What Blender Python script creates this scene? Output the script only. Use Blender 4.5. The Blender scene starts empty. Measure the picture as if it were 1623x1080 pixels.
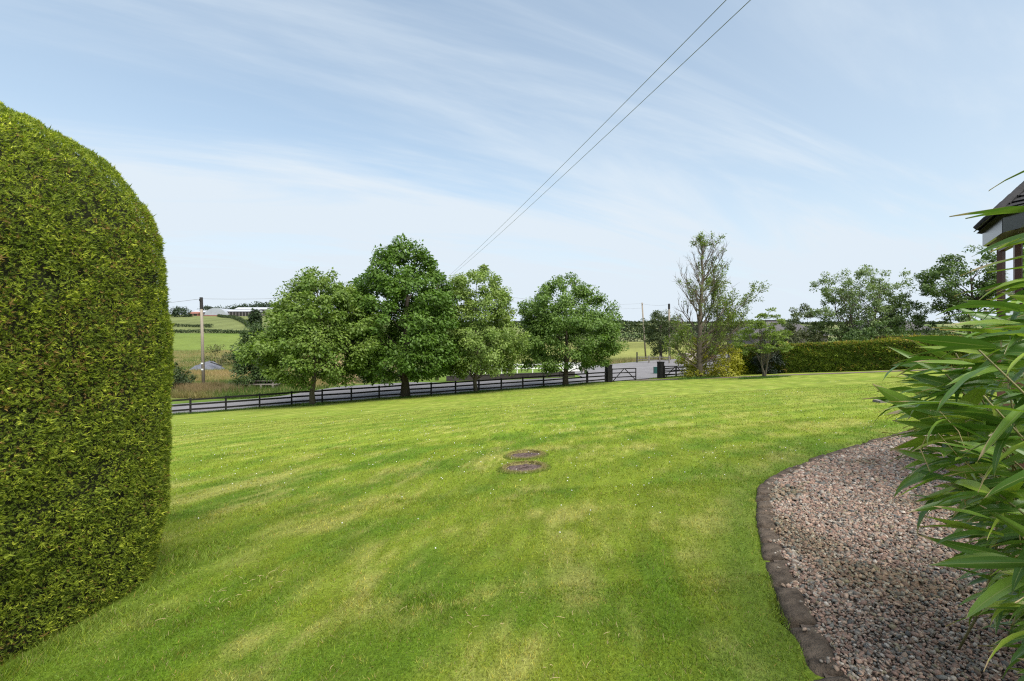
import bpy, math, random
import numpy as np
from mathutils import Vector, Matrix

scene = bpy.context.scene
C = scene.collection
R = math.radians
# ------------------------------------------------------------------ camera, sky, sun, exposure
EYE = 1.6
cam_d = bpy.data.cameras.new('camera')
cam_d.sensor_width = 36.0
cam_d.lens = 17.0
cam_d.shift_y = -8 / 1623
cam_d.clip_start = 0.05
cam_d.clip_end = 8000
cam = bpy.data.objects.new('camera', cam_d)
C.objects.link(cam)
cam.location = (0, 0, EYE)
cam.rotation_euler = (R(90), 0, 0)
scene.camera = cam

SUN_EL, SUN_AZ = 55.0, 148.0          # azimuth from +Y towards +X
world = bpy.data.worlds.new('World')
scene.world = world
world.use_nodes = True
wn, wl = world.node_tree.nodes, world.node_tree.links
wn.clear()
w_out = wn.new('ShaderNodeOutputWorld')
w_bg = wn.new('ShaderNodeBackground')
w_bg.inputs['Strength'].default_value = 0.135
sky = wn.new('ShaderNodeTexSky')
sky.sky_type = 'NISHITA'
sky.sun_disc = False
sky.sun_elevation = R(SUN_EL)
sky.sun_rotation = R(SUN_AZ)
sky.altitude = 50
sky.air_density = 1.0
sky.dust_density = 1.0
sky.ozone_density = 0.3
tc = wn.new('ShaderNodeTexCoord')
sep = wn.new('ShaderNodeSeparateXYZ')
wl.new(tc.outputs['Generated'], sep.inputs[0])


def wmath(op, a, b=None, clamp=False):
    n = wn.new('ShaderNodeMath')
    n.operation = op
    n.use_clamp = clamp
    for i, v in enumerate((a, b)):
        if v is None:
            continue
        if isinstance(v, (int, float)):
            n.inputs[i].default_value = v
        else:
            wl.new(v, n.inputs[i])
    return n.outputs[0]


zz = wmath('ADD', wmath('MAXIMUM', sep.outputs[2], 0.0), 0.16)
cx = wmath('DIVIDE', sep.outputs[0], zz)
cy = wmath('DIVIDE', sep.outputs[1], zz)
comb = wn.new('ShaderNodeCombineXYZ')
wl.new(cx, comb.inputs[0])
wl.new(cy, comb.inputs[1])


def wnoise(rot, scl, nscale, detail, rough, dist, off):
    mp = wn.new('ShaderNodeMapping')
    mp.vector_type = 'TEXTURE'
    mp.inputs['Rotation'].default_value = (0, 0, R(rot))
    mp.inputs['Scale'].default_value = (1 / scl[0], 1 / scl[1], 1)
    mp.inputs['Location'].default_value = off
    wl.new(comb.outputs[0], mp.inputs[0])
    nz = wn.new('ShaderNodeTexNoise')
    nz.inputs['Scale'].default_value = nscale
    nz.inputs['Detail'].default_value = detail
    nz.inputs['Roughness'].default_value = rough
    nz.inputs['Distortion'].default_value = dist
    wl.new(mp.outputs[0], nz.inputs['Vector'])
    return nz.outputs['Fac']


def wramp(v, lo, hi):
    n = wn.new('ShaderNodeMapRange')
    n.interpolation_type = 'SMOOTHSTEP'
    n.inputs['From Min'].default_value = lo
    n.inputs['From Max'].default_value = hi
    wl.new(v, n.inputs['Value'])
    return n.outputs[0]


streak = wramp(wnoise(26, (0.30, 1.25, 1), 1.25, 8, 0.60, 0.6, (1.7, 3.2, 0)), 0.36, 0.70)
veil = wramp(wnoise(35, (0.5, 0.9, 1), 0.5, 4, 0.5, 0.2, (9.2, 5.4, 0)), 0.25, 0.75)
# thin high cloud: an even milky veil everywhere, thicker in the streaks and towards the horizon (longer path)
path = wmath('DIVIDE', 0.25, wmath('ADD', wmath('MAXIMUM', sep.outputs[2], 0.0), 0.22))
cover = wmath('ADD', wmath('ADD', wmath('MULTIPLY', streak, 0.54), wmath('MULTIPLY', veil, 0.26)), wmath('ADD', path, -0.05), clamp=True)
cloud_col = wn.new('ShaderNodeRGB')
cloud_col.outputs[0].default_value = (3.85, 4.33, 4.78, 1)
wmix = wn.new('ShaderNodeMix')
wmix.data_type = 'RGBA'
wmix.clamp_factor = True
wl.new(cover, wmix.inputs['Factor'])
tint = wn.new('ShaderNodeVectorMath')
tint.operation = 'MULTIPLY'
tint.inputs[1].default_value = (0.92, 1.07, 1.04)
wl.new(sky.outputs[0], tint.inputs[0])
wl.new(tint.outputs[0], wmix.inputs[6])
wl.new(cloud_col.outputs[0], wmix.inputs[7])
wl.new(wmix.outputs[2], w_bg.inputs['Color'])
wl.new(w_bg.outputs[0], w_out.inputs[0])

sun_d = bpy.data.lights.new('sun', 'SUN')
sun_d.energy = 3.8
sun_d.angle = R(55)
sun_d.color = (1.0, 0.95, 0.87)
sun = bpy.data.objects.new('sun', sun_d)
C.objects.link(sun)
sdir = Vector((math.sin(R(SUN_AZ)) * math.cos(R(SUN_EL)), math.cos(R(SUN_AZ)) * math.cos(R(SUN_EL)), math.sin(R(SUN_EL))))
sun.rotation_euler = sdir.to_track_quat('Z', 'Y').to_euler()
sun.location = (0, 0, 40)

vs = scene.view_settings
vs.view_transform = 'Standard'
vs.look = 'None'
vs.exposure = 0.55
vs.gamma = 1.0
vs.use_curve_mapping = False
cy_ = scene.cycles
scene.cycles.filter_width = 1.2
cy_.max_bounces = 10
cy_.diffuse_bounces = 3
cy_.glossy_bounces = 2
cy_.transmission_bounces = 10
cy_.transparent_max_bounces = 6
cy_.caustics_reflective = False
cy_.caustics_refractive = False
cy_.use_denoising = False
cy_.denoiser = 'OPENIMAGEDENOISE'
cy_.denoising_input_passes = 'RGB_ALBEDO_NORMAL'
cy_.denoising_prefilter = 'ACCURATE'


# ------------------------------------------------------------------ helpers
def smooth(v, a, b):
    t = np.clip((np.asarray(v, float) - a) / (b - a), 0, 1)
    return t * t * (3 - 2 * t)


_tab = np.random.RandomState(7).rand(256, 256)


def vnoise(x, y):
    x = np.asarray(x, float); y = np.asarray(y, float)
    xi = np.floor(x).astype(int); yi = np.floor(y).astype(int)
    fx = x - xi; fy = y - yi
    fx = fx * fx * (3 - 2 * fx); fy = fy * fy * (3 - 2 * fy)
    a = _tab[xi & 255, yi & 255]; b = _tab[(xi + 1) & 255, yi & 255]
    c = _tab[xi & 255, (yi + 1) & 255]; d = _tab[(xi + 1) & 255, (yi + 1) & 255]
    return (a * (1 - fx) + b * fx) * (1 - fy) + (c * (1 - fx) + d * fx) * fy


def fbm(x, y, o=4):
    s = 0; a = 0.5; t = 0
    for i in range(o):
        s = s + a * vnoise(x * 2 ** i + 17.3 * i, y * 2 ** i + 9.1 * i)
        t += a
        a *= 0.5
    return s / t


def nrm(v):
    return v / np.maximum(np.linalg.norm(v, axis=-1, keepdims=True), 1e-9)


def tag(o, label=None, cat=None, group=None, kind=None):
    if label: o['label'] = label
    if cat: o['category'] = cat
    if group: o['group'] = group
    if kind: o['kind'] = kind
    return o


def empty(name, loc=(0, 0, 0), label=None, cat=None, group=None):
    o = bpy.data.objects.new(name, None)
    o.empty_display_size = 0.3
    C.objects.link(o)
    o.location = loc
    return tag(o, label, cat, group)


def link(name, me, parent=None):
    o = bpy.data.objects.new(name, me)
    C.objects.link(o)
    if parent is not None:
        o.parent = parent
        p = Vector((0, 0, 0)); q = parent
        while q is not None:
            p += Vector(q.location)
            q = q.parent
        o.location = -p            # meshes are written in world metres
    return o


def fast(name, V, F, mat, parent=None, col=None, smooth_=False):
    """a mesh object from numpy arrays; F is (m, k)."""
    V = np.ascontiguousarray(V, dtype=np.float32)
    F = np.ascontiguousarray(F, dtype=np.int32)
    me = bpy.data.meshes.new(name)
    me.vertices.add(len(V))
    me.vertices.foreach_set('co', V.ravel())
    m, k = F.shape
    me.loops.add(m * k)
    me.loops.foreach_set('vertex_index', F.ravel())
    me.polygons.add(m)
    me.polygons.foreach_set('loop_start', np.arange(0, m * k, k, dtype=np.int32))
    me.update(calc_edges=True)
    if smooth_:
        me.polygons.foreach_set('use_smooth', np.ones(m, dtype=bool))
    if col is not None:
        a = me.attributes.new('Col', 'FLOAT_COLOR', 'POINT')
        cc = np.ones((len(V), 4), dtype=np.float32)
        cc[:, :3] = col
        a.data.foreach_set('color', cc.ravel())
    me.materials.append(mat)
    return link(name, me, parent)


class MB:
    """collects small solids into one mesh"""
    def __init__(s):
        s.v = []; s.f = []

    def add(s, v, f):
        n = len(s.v)
        s.v += [tuple(map(float, p)) for p in v]
        s.f += [tuple(i + n for i in q) for q in f]

    def box(s, c, half, rz=0.0, ax=None):
        if ax is None:
            ax = (Vector((math.cos(rz), math.sin(rz), 0)), Vector((-math.sin(rz), math.cos(rz), 0)), Vector((0, 0, 1)))
        c = Vector(c)
        v = [c + ax[0] * (half[0] * a) + ax[1] * (half[1] * b) + ax[2] * (half[2] * d)
             for a in (-1, 1) for b in (-1, 1) for d in (-1, 1)]
        s.add(v, [(0, 1, 3, 2), (4, 6, 7, 5), (0, 4, 5, 1), (2, 3, 7, 6), (0, 2, 6, 4), (1, 5, 7, 3)])

    def bar(s, a, b, w, h, up=Vector((0, 0, 1))):
        a = Vector(a); b = Vector(b)
        d = (b - a); L = d.length; d.normalize()
        sd = d.cross(up); sd.normalize()
        u = sd.cross(d)
        s.box((a + b) / 2, (L / 2, w / 2, h / 2), ax=(d, sd, u))

    def tube(s, pts, rad, n=6, cap=True):
        pts = [Vector(p) for p in pts]
        rings = []
        ref = Vector((0.31, 0.17, 0.93))
        for i, p in enumerate(pts):
            d = (pts[min(i + 1, len(pts) - 1)] - pts[max(i - 1, 0)]).normalized()
            a = d.cross(ref)
            if a.length < 1e-3: a = d.cross(Vector((1, 0, 0)))
            a.normalize(); b = d.cross(a)
            r = rad[i] if hasattr(rad, '__len__') else rad
            rings.append([p + (a * math.cos(2 * math.pi * k / n) + b * math.sin(2 * math.pi * k / n)) * r for k in range(n)])
        v = [q for r_ in rings for q in r_]
        f = []
        for i in range(len(pts) - 1):
            for k in range(n):
                k2 = (k + 1) % n
                f.append((i * n + k, i * n + k2, (i + 1) * n + k2, (i + 1) * n + k))
        if cap:
            f.append(tuple(range(n))[::-1]); f.append(tuple((len(pts) - 1) * n + k for k in range(n)))
        s.add(v, f)

    def prism(s, poly, z0, z1):
        n = len(poly)
        zz0 = z0 if hasattr(z0, '__len__') else [z0] * n
        zz1 = z1 if hasattr(z1, '__len__') else [z1] * n
        v = [(p[0], p[1], zz0[i]) for i, p in enumerate(poly)] + [(p[0], p[1], zz1[i]) for i, p in enumerate(poly)]
        s.add(v, [tuple(range(n))[::-1], tuple(range(n, 2 * n))] + [(i, (i + 1) % n, n + (i + 1) % n, n + i) for i in range(n)])

    def poly(s, pts):
        s.add(pts, [tuple(range(len(pts)))])

    def build(s, name, mat, parent=None, smooth_=False):
        me = bpy.data.meshes.new(name)
        me.from_pydata(s.v, [], s.f)
        me.update()
        if smooth_:
            me.polygons.foreach_set('use_smooth', [True] * len(me.polygons))
        me.materials.append(mat)
        return link(name, me, parent)


# ------------------------------------------------------------------ materials
def newmat(name):
    m = bpy.data.materials.new(name)
    m.use_nodes = True
    return m, m.node_tree.nodes, m.node_tree.links, m.node_tree.nodes['Principled BSDF']


def m_plain(name, col, rough=0.8, var=0.25, scale=6.0, bump=0.3, bscale=None, spec=0.3, col2=None, stretch=(1, 1, 1), metallic=0.0):
    m, n, l, b = newmat(name)
    t = n.new('ShaderNodeTexCoord')
    mp = n.new('ShaderNodeMapping'); mp.inputs['Scale'].default_value = stretch
    l.new(t.outputs['Object'], mp.inputs[0])
    nz = n.new('ShaderNodeTexNoise')
    nz.inputs['Scale'].default_value = scale; nz.inputs['Detail'].default_value = 6; nz.inputs['Roughness'].default_value = 0.65
    l.new(mp.outputs[0], nz.inputs['Vector'])
    rp = n.new('ShaderNodeValToRGB')
    c1 = [c * (1 - var) for c in col]
    c2 = col2 if col2 else [c * (1 + var) for c in col]
    rp.color_ramp.elements[0].position = 0.32; rp.color_ramp.elements[1].position = 0.68
    rp.color_ramp.elements[0].color = (*c1, 1); rp.color_ramp.elements[1].color = (*c2, 1)
    l.new(nz.outputs['Fac'], rp.inputs[0])
    l.new(rp.outputs[0], b.inputs['Base Color'])
    b.inputs['Roughness'].default_value = rough
    b.inputs['Specular IOR Level'].default_value = spec
    b.inputs['Metallic'].default_value = metallic
    if bump:
        nb = n.new('ShaderNodeTexNoise'); nb.inputs['Scale'].default_value = bscale or scale * 5; nb.inputs['Detail'].default_value = 4
        l.new(mp.outputs[0], nb.inputs['Vector'])
        bp = n.new('ShaderNodeBump'); bp.inputs['Strength'].default_value = bump; bp.inputs['Distance'].default_value = 0.02
        l.new(nb.outputs['Fac'], bp.inputs['Height']); l.new(bp.outputs[0], b.inputs['Normal'])
    return m


def m_col(name, rough=0.7, spec=0.25, trans=0.0, nscale=0.0, namp=0.2, bump=0.0, bscale=40.0, tcol=(1.1, 1.25, 0.5)):
    """base colour from the mesh's own 'Col' attribute; trans = share of light let through (leaves)"""
    m, n, l, b = newmat(name)
    at = n.new('ShaderNodeAttribute'); at.attribute_name = 'Col'
    src = at.outputs['Color']
    if nscale:
        t = n.new('ShaderNodeTexCoord')
        nz = n.new('ShaderNodeTexNoise'); nz.inputs['Scale'].default_value = nscale; nz.inputs['Detail'].default_value = 5
        nz.inputs['Roughness'].default_value = 0.7
        l.new(t.outputs['Object'], nz.inputs['Vector'])
        mr = n.new('ShaderNodeMapRange'); mr.inputs['From Min'].default_value = 0.25; mr.inputs['From Max'].default_value = 0.75
        mr.inputs['To Min'].default_value = 1 - namp; mr.inputs['To Max'].default_value = 1 + namp
        l.new(nz.outputs['Fac'], mr.inputs['Value'])
        mx = n.new('ShaderNodeVectorMath'); mx.operation = 'SCALE'
        l.new(src, mx.inputs[0]); l.new(mr.outputs[0], mx.inputs['Scale'])
        src = mx.outputs[0]
    l.new(src, b.inputs['Base Color'])
    b.inputs['Roughness'].default_value = rough
    b.inputs['Specular IOR Level'].default_value = spec
    if bump:
        t2 = n.new('ShaderNodeTexCoord')
        nb = n.new('ShaderNodeTexNoise'); nb.inputs['Scale'].default_value = bscale; nb.inputs['Detail'].default_value = 4
        l.new(t2.outputs['Object'], nb.inputs['Vector'])
        bp = n.new('ShaderNodeBump'); bp.inputs['Strength'].default_value = bump; bp.inputs['Distance'].default_value = 0.03
        l.new(nb.outputs['Fac'], bp.inputs['Height']); l.new(bp.outputs[0], b.inputs['Normal'])
    if trans:
        tr = n.new('ShaderNodeBsdfTranslucent')
        mv = n.new('ShaderNodeVectorMath'); mv.operation = 'MULTIPLY'; mv.inputs[1].default_value = tcol
        l.new(src, mv.inputs[0]); l.new(mv.outputs[0], tr.inputs['Color'])
        ms = n.new('ShaderNodeMixShader'); ms.inputs[0].default_value = trans
        l.new(b.outputs[0], ms.inputs[1]); l.new(tr.outputs[0], ms.inputs[2])
        l.new(ms.outputs[0], n['Material Output'].inputs['Surface'])
    return m


M = {}
M['lawn'] = m_col('lawn_turf', 0.9, 0.1, nscale=35, namp=0.45, bump=0.5, bscale=55)
M['blade'] = m_col('grass_blade', 0.55, 0.3, trans=0.3)
M['field'] = m_col('field_ground', 0.95, 0.1, nscale=1.3, namp=0.3)
M['leaf'] = m_col('tree_leaf', 0.5, 0.35, trans=0.3)
M['conifer'] = m_col('conifer_spray', 0.6, 0.25, trans=0.35)
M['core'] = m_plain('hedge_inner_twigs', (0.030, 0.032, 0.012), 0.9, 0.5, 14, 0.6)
M['bark'] = m_plain('bark', (0.10, 0.085, 0.065), 0.9, 0.4, 9, 0.9, 30, stretch=(1, 1, 0.25))
M['barkdark'] = m_plain('dark_bark', (0.062, 0.05, 0.038), 0.9, 0.4, 9, 0.9, 30, stretch=(1, 1, 0.25))
M['twig'] = m_plain('grey_brown_twig', (0.13, 0.105, 0.08), 0.9, 0.35, 6, 0.3)
M['black'] = m_plain('black_stained_timber', (0.014, 0.013, 0.013), 0.75, 0.4, 5, 0.3, spec=0.25)
M['pole'] = m_plain('weathered_pole', (0.26, 0.22, 0.175), 0.85, 0.3, 3, 0.3, stretch=(1, 1, 0.1))
M['poletop'] = m_plain('tarred_pole', (0.03, 0.028, 0.026), 0.7, 0.3, 3)
M['wire'] = m_plain('wire', (0.22, 0.22, 0.23), 0.6, 0.1, 1, 0)
M['tarmac'] = m_plain('tarmac', (0.19, 0.18, 0.185), 0.9, 0.14, 0.35, 0.15, 30)
M['darkwall'] = m_plain('dark_wall', (0.060, 0.052, 0.050), 0.9, 0.2, 1.2, 0.3)
M['white'] = m_plain('white_paint', (0.75, 0.75, 0.73), 0.6, 0.06, 2, 0)
M['pink'] = m_plain('pale_render', (0.55, 0.47, 0.44), 0.85, 0.1, 2, 0.2)
M['stone'] = m_plain('kerb_stone', (0.090, 0.064, 0.045), 0.95, 0.55, 11, 1.0, 70, col2=(0.165, 0.125, 0.092))
M['gravel'] = m_col('gravel_stone', 0.75, 0.3, nscale=60, namp=0.25)
M['gravelbed'] = m_plain('gravel_bed_soil', (0.15, 0.115, 0.09), 0.95, 0.4, 30, 0.8)
M['heap'] = m_plain('grey_chippings', (0.13, 0.135, 0.16), 0.95, 0.3, 4, 0.6)
M['slate'] = m_plain('slate', (0.040, 0.038, 0.040), 0.75, 0.45, 5, 0.5, 25)
M['ridge'] = m_plain('ridge_tile', (0.028, 0.026, 0.028), 0.8, 0.3, 8, 0.4)
M['roof'] = m_plain('far_roof', (0.10, 0.092, 0.095), 0.8, 0.15, 0.6, 0.2)
M['fascia'] = m_plain('dark_gloss_fascia', (0.045, 0.045, 0.052), 0.22, 0.12, 3, 0.02, spec=0.6)
M['soffit'] = m_plain('soffit', (0.16, 0.148, 0.14), 0.6, 0.1, 3, 0.05)
M['frame'] = m_plain('brown_frame', (0.105, 0.042, 0.030), 0.4, 0.15, 6, 0.05, spec=0.4)
M['brick'] = m_plain('brick', (0.26, 0.115, 0.07), 0.85, 0.25, 5, 0.4)
M['metal'] = m_plain('grey_sheet_metal', (0.36, 0.38, 0.42), 0.6, 0.08, 0.2, 0, spec=0.3)
M['shed'] = m_plain('shed_wall', (0.17, 0.15, 0.15), 0.9, 0.2, 0.3, 0)
M['shedroof'] = m_plain('shed_roof', (0.42, 0.43, 0.46), 0.7, 0.1, 0.2, 0)
M['rust'] = m_plain('red_shed', (0.26, 0.12, 0.09), 0.9, 0.2, 0.3, 0)
M['cover'] = m_plain('cover_concrete', (0.085, 0.055, 0.048), 0.95, 0.55, 18, 1.0, 60, col2=(0.19, 0.135, 0.12))
M['lip'] = m_plain('thatch_lip', (0.22, 0.19, 0.075), 0.95, 0.5, 25, 0.9, 60)
M['flower'] = m_plain('clover_white', (0.72, 0.72, 0.66), 0.8, 0.08, 3, 0)
M['straw'] = m_plain('straw', (0.42, 0.33, 0.17), 0.9, 0.3, 3, 0)
M['wood'] = m_plain('old_grey_wood', (0.20, 0.18, 0.155), 0.9, 0.3, 5, 0.2)
M['soil'] = m_plain('drive_gravel', (0.17, 0.13, 0.105), 0.95, 0.3, 9, 0.5)
M['slab'] = m_plain('pale_slab', (0.19, 0.165, 0.15), 0.9, 0.25, 9, 0.4)
M['greenbox'] = m_plain('green_plastic', (0.02, 0.085, 0.075), 0.5, 0.1, 3, 0)
gm, gn, gl, gb = newmat('window_glass')
gb.inputs['Base Color'].default_value = (0.95, 0.97, 0.98, 1)
gb.inputs['Roughness'].default_value = 0.02
gb.inputs['Transmission Weight'].default_value = 1.0
gb.inputs['IOR'].default_value = 1.45
M['glass'] = gm


def bamboo_material():
    m, n, l, b = newmat('bamboo_leaf')
    at = n.new('ShaderNodeAttribute'); at.attribute_name = 'Col'      # r along, g across
    sp = n.new('ShaderNodeSeparateColor'); l.new(at.outputs['Color'], sp.inputs[0])
    oi = n.new('ShaderNodeObjectInfo')
    t = n.new('ShaderNodeTexCoord')

    def mth(op, a, b_=None, clamp=False):
        k = n.new('ShaderNodeMath'); k.operation = op; k.use_clamp = clamp
        for i, v in enumerate((a, b_)):
            if v is None: continue
            if isinstance(v, (int, float)): k.inputs[i].default_value = v
            else: l.new(v, k.inputs[i])
        return k.outputs[0]
    rp = n.new('ShaderNodeValToRGB')
    e = rp.color_ramp.elements
    e[0].position = 0; e[0].color = (0.062, 0.132, 0.019, 1)
    e[1].position = 1; e[1].color = (0.31, 0.40, 0.058, 1)
    x = e.new(0.4); x.color = (0.098, 0.195, 0.028, 1)
    x = e.new(0.75); x.color = (0.180, 0.288, 0.040, 1)
    rnd = mth('FRACT', mth('ADD', oi.outputs['Random'], sp.outputs[2]))
    l.new(rnd, rp.inputs[0])
    # veins along the leaf
    wv = mth('SINE', mth('MULTIPLY', sp.outputs[1], 95.0))
    vein = mth('ADD', 1.0, mth('MULTIPLY', wv, 0.10))
    sc = n.new('ShaderNodeVectorMath'); sc.operation = 'SCALE'
    l.new(rp.outputs[0], sc.inputs[0]); l.new(vein, sc.inputs['Scale'])
    # midrib paler
    rib = mth('LESS_THAN', mth('ABSOLUTE', mth('SUBTRACT', sp.outputs[1], 0.5)), 0.035)
    mr = n.new('ShaderNodeMix'); mr.data_type = 'RGBA'
    l.new(mth('MULTIPLY', rib, 0.55), mr.inputs['Factor']); l.new(sc.outputs[0], mr.inputs[6]); mr.inputs[7].default_value = (0.30, 0.34, 0.12, 1)
    # dried tips and margins: a border that varies from leaf to leaf
    nz = n.new('ShaderNodeTexNoise'); nz.noise_dimensions = '4D'; nz.inputs['Scale'].default_value = 7; nz.inputs['Detail'].default_value = 3
    l.new(t.outputs['Object'], nz.inputs['Vector']); l.new(mth('MULTIPLY', rnd, 37.0), nz.inputs['W'])
    dryness = mth('FRACT', mth('MULTIPLY', rnd, 7.77))
    edge = mth('MULTIPLY', mth('ABSOLUTE', mth('SUBTRACT', sp.outputs[1], 0.5)), 2.0)
    tip = mth('POWER', sp.outputs[0], 2.6)
    val = mth('ADD', mth('ADD', mth('MULTIPLY', tip, 0.62), mth('MULTIPLY', mth('POWER', edge, 4.0), 0.30)), mth('MULTIPLY', nz.outputs['Fac'], 0.34))
    thr = mth('ADD', 0.93, mth('MULTIPLY', dryness, -0.46))
    mk = n.new('ShaderNodeMapRange'); mk.interpolation_type = 'SMOOTHSTEP'
    l.new(mth('SUBTRACT', val, thr), mk.inputs['Value']); mk.inputs['From Min'].default_value = -0.02; mk.inputs['From Max'].default_value = 0.07
    md = n.new('ShaderNodeMix'); md.data_type = 'RGBA'
    l.new(mk.outputs[0], md.inputs['Factor']); l.new(mr.outputs[2], md.inputs[6]); md.inputs[7].default_value = (0.42, 0.32, 0.19, 1)
    l.new(md.outputs[2], b.inputs['Base Color'])
    b.inputs['Roughness'].default_value = 0.34
    b.inputs['Specular IOR Level'].default_value = 0.5
    tr = n.new('ShaderNodeBsdfTranslucent')
    mv = n.new('ShaderNodeVectorMath'); mv.operation = 'MULTIPLY'; mv.inputs[1].default_value = (1.2, 1.3, 0.6)
    l.new(md.outputs[2], mv.inputs[0]); l.new(mv.outputs[0], tr.inputs['Color'])
    ms = n.new('ShaderNodeMixShader'); ms.inputs[0].default_value = 0.28
    l.new(b.outputs[0], ms.inputs[1]); l.new(tr.outputs[0], ms.inputs[2])
    l.new(ms.outputs[0], n['Material Output'].inputs['Surface'])
    return m


M['bamboo'] = bamboo_material()
M['culm'] = m_plain('bamboo_culm', (0.16, 0.17, 0.06), 0.6, 0.3, 6, 0.1, col2=(0.34, 0.29, 0.15))

# ------------------------------------------------------------------ the lie of the land
FA = np.array([-21.3, 36.0])                 # a point of the roadside fence
FD = np.array([0.9113, 0.4117])              # its direction
FN = np.array([-0.4117, 0.9113])             # away from the garden


def st(x, y):
    dx = np.asarray(x, float) - FA[0]; dy = np.asarray(y, float) - FA[1]
    return dx * FN[0] + dy * FN[1], dx * FD[0] + dy * FD[1]      # s, t


def lawn_z(x, y):
    x = np.asarray(x, float); y = np.asarray(y, float)
    rho = np.hypot(x, y)
    c = np.minimum(1, 75 / np.maximum(rho, 1e-6))
    z = -0.077 * y * c + 0.06 * x * c
    return z + 0.10 * (fbm(x * 0.13 + 40, y * 0.13 + 11, 3) - 0.5) * smooth(rho, 6, 16)


def s_far(t):
    return np.interp(t, [-60, 3, 9, 17, 20, 36, 38, 45, 60, 120], [8, 8, 14, 14, 11.5, 7.4, 14, 21, 25, 30])


LP = np.array([(40, -3.9), (47, -3.75), (60, -3.96), (90, -3.8), (140, -1.5), (220, 2.75), (300, 6.7), (450, 20.4), (520, 23.5), (800, 22), (3500, 5)])
RP = np.array([(40, -3.3), (76, -3.37), (90, -3.1), (120, -2.2), (160, -0.7), (200, -0.75), (300, 1.2), (600, 7.9), (1000, 24), (1300, 33), (2000, 36), (3500, 10)])


def country_z(x, y):
    rho = np.hypot(x, y)
    d = np.maximum(y, rho * 0.55)
    r = np.asarray(x) / np.maximum(d, 1e-6)
    w = smooth(r, -0.40, 0.02)
    z = np.interp(d, LP[:, 0], LP[:, 1]) * (1 - w) + np.interp(d, RP[:, 0], RP[:, 1]) * w
    return z + (fbm(x / 90 + 3, y / 90 + 8, 3) - 0.5) * np.interp(d, [90, 400, 1500], [0.0, 3.0, 14.0])


def ground_z(x, y):
    x = np.asarray(x, float); y = np.asarray(y, float)
    s, t = st(x, y)
    fx = FA[0] + FD[0] * t; fy = FA[1] + FD[1] * t
    zr = lawn_z(fx, fy) - 0.14
    sf = s_far(t)
    a = smooth(s, 0.7, 1.7)
    z = lawn_z(x, y) * (1 - a) + zr * a
    k = smooth(s, sf, sf + 7)
    return z * (1 - k) + country_z(x, y) * k


def gz(x, y):
    return float(ground_z(x, y))


def fence_xy(k):
    return FA + FD * 2.2275 * k


# kerb line of the gravel bed (lawn side), from the camera outwards
KERB = np.array([(1.02, 0.6), (1.24, 1.5), (1.47, 2.38), (1.547, 2.565), (1.70, 3.05), (1.93, 3.67), (2.19, 4.27), (2.70, 5.37), (3.05, 5.96),
                 (3.39, 6.37), (4.30, 7.19), (5.65, 8.08), (7.3, 9.07), (9.5, 10.1)])


def resample(P, step):
    d = np.r_[0, np.cumsum(np.linalg.norm(np.diff(P, axis=0), axis=1))]
    n = int(d[-1] / step) + 1
    q = np.linspace(0, d[-1], n)
    return np.c_[np.interp(q, d, P[:, 0]), np.interp(q, d, P[:, 1])]


def chaikin(P, it=2):
    for _ in range(it):
        a = P[:-1] * 0.75 + P[1:] * 0.25; b = P[:-1] * 0.25 + P[1:] * 0.75
        P = np.vstack([P[:1], np.stack([a, b], 1).reshape(-1, 2), P[-1:]])
    return P


KERB = resample(chaikin(KERB, 2), 0.05)
KT = nrm(np.gradient(KERB, axis=0))
KN = np.c_[KT[:, 1], -KT[:, 0]]              # to the bed side (right)


def kerb_dist(x, y):
    """signed distance to the kerb line: > 0 on the lawn"""
    x = np.atleast_1d(x).ravel(); y = np.atleast_1d(y).ravel()
    K = KERB[::6]; Nn = KN[::6]
    out = np.empty(len(x))
    for i in range(0, len(x), 20000):
        dx = x[i:i + 20000, None] - K[None, :, 0]; dy = y[i:i + 20000, None] - K[None, :, 1]
        d2 = dx * dx + dy * dy
        j = d2.argmin(1)
        ii = np.arange(len(j))
        sg = -np.sign(dx[ii, j] * Nn[j, 0] + dy[ii, j] * Nn[j, 1])
        out[i:i + 20000] = np.sqrt(d2[ii, j]) * sg
    return out


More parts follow.
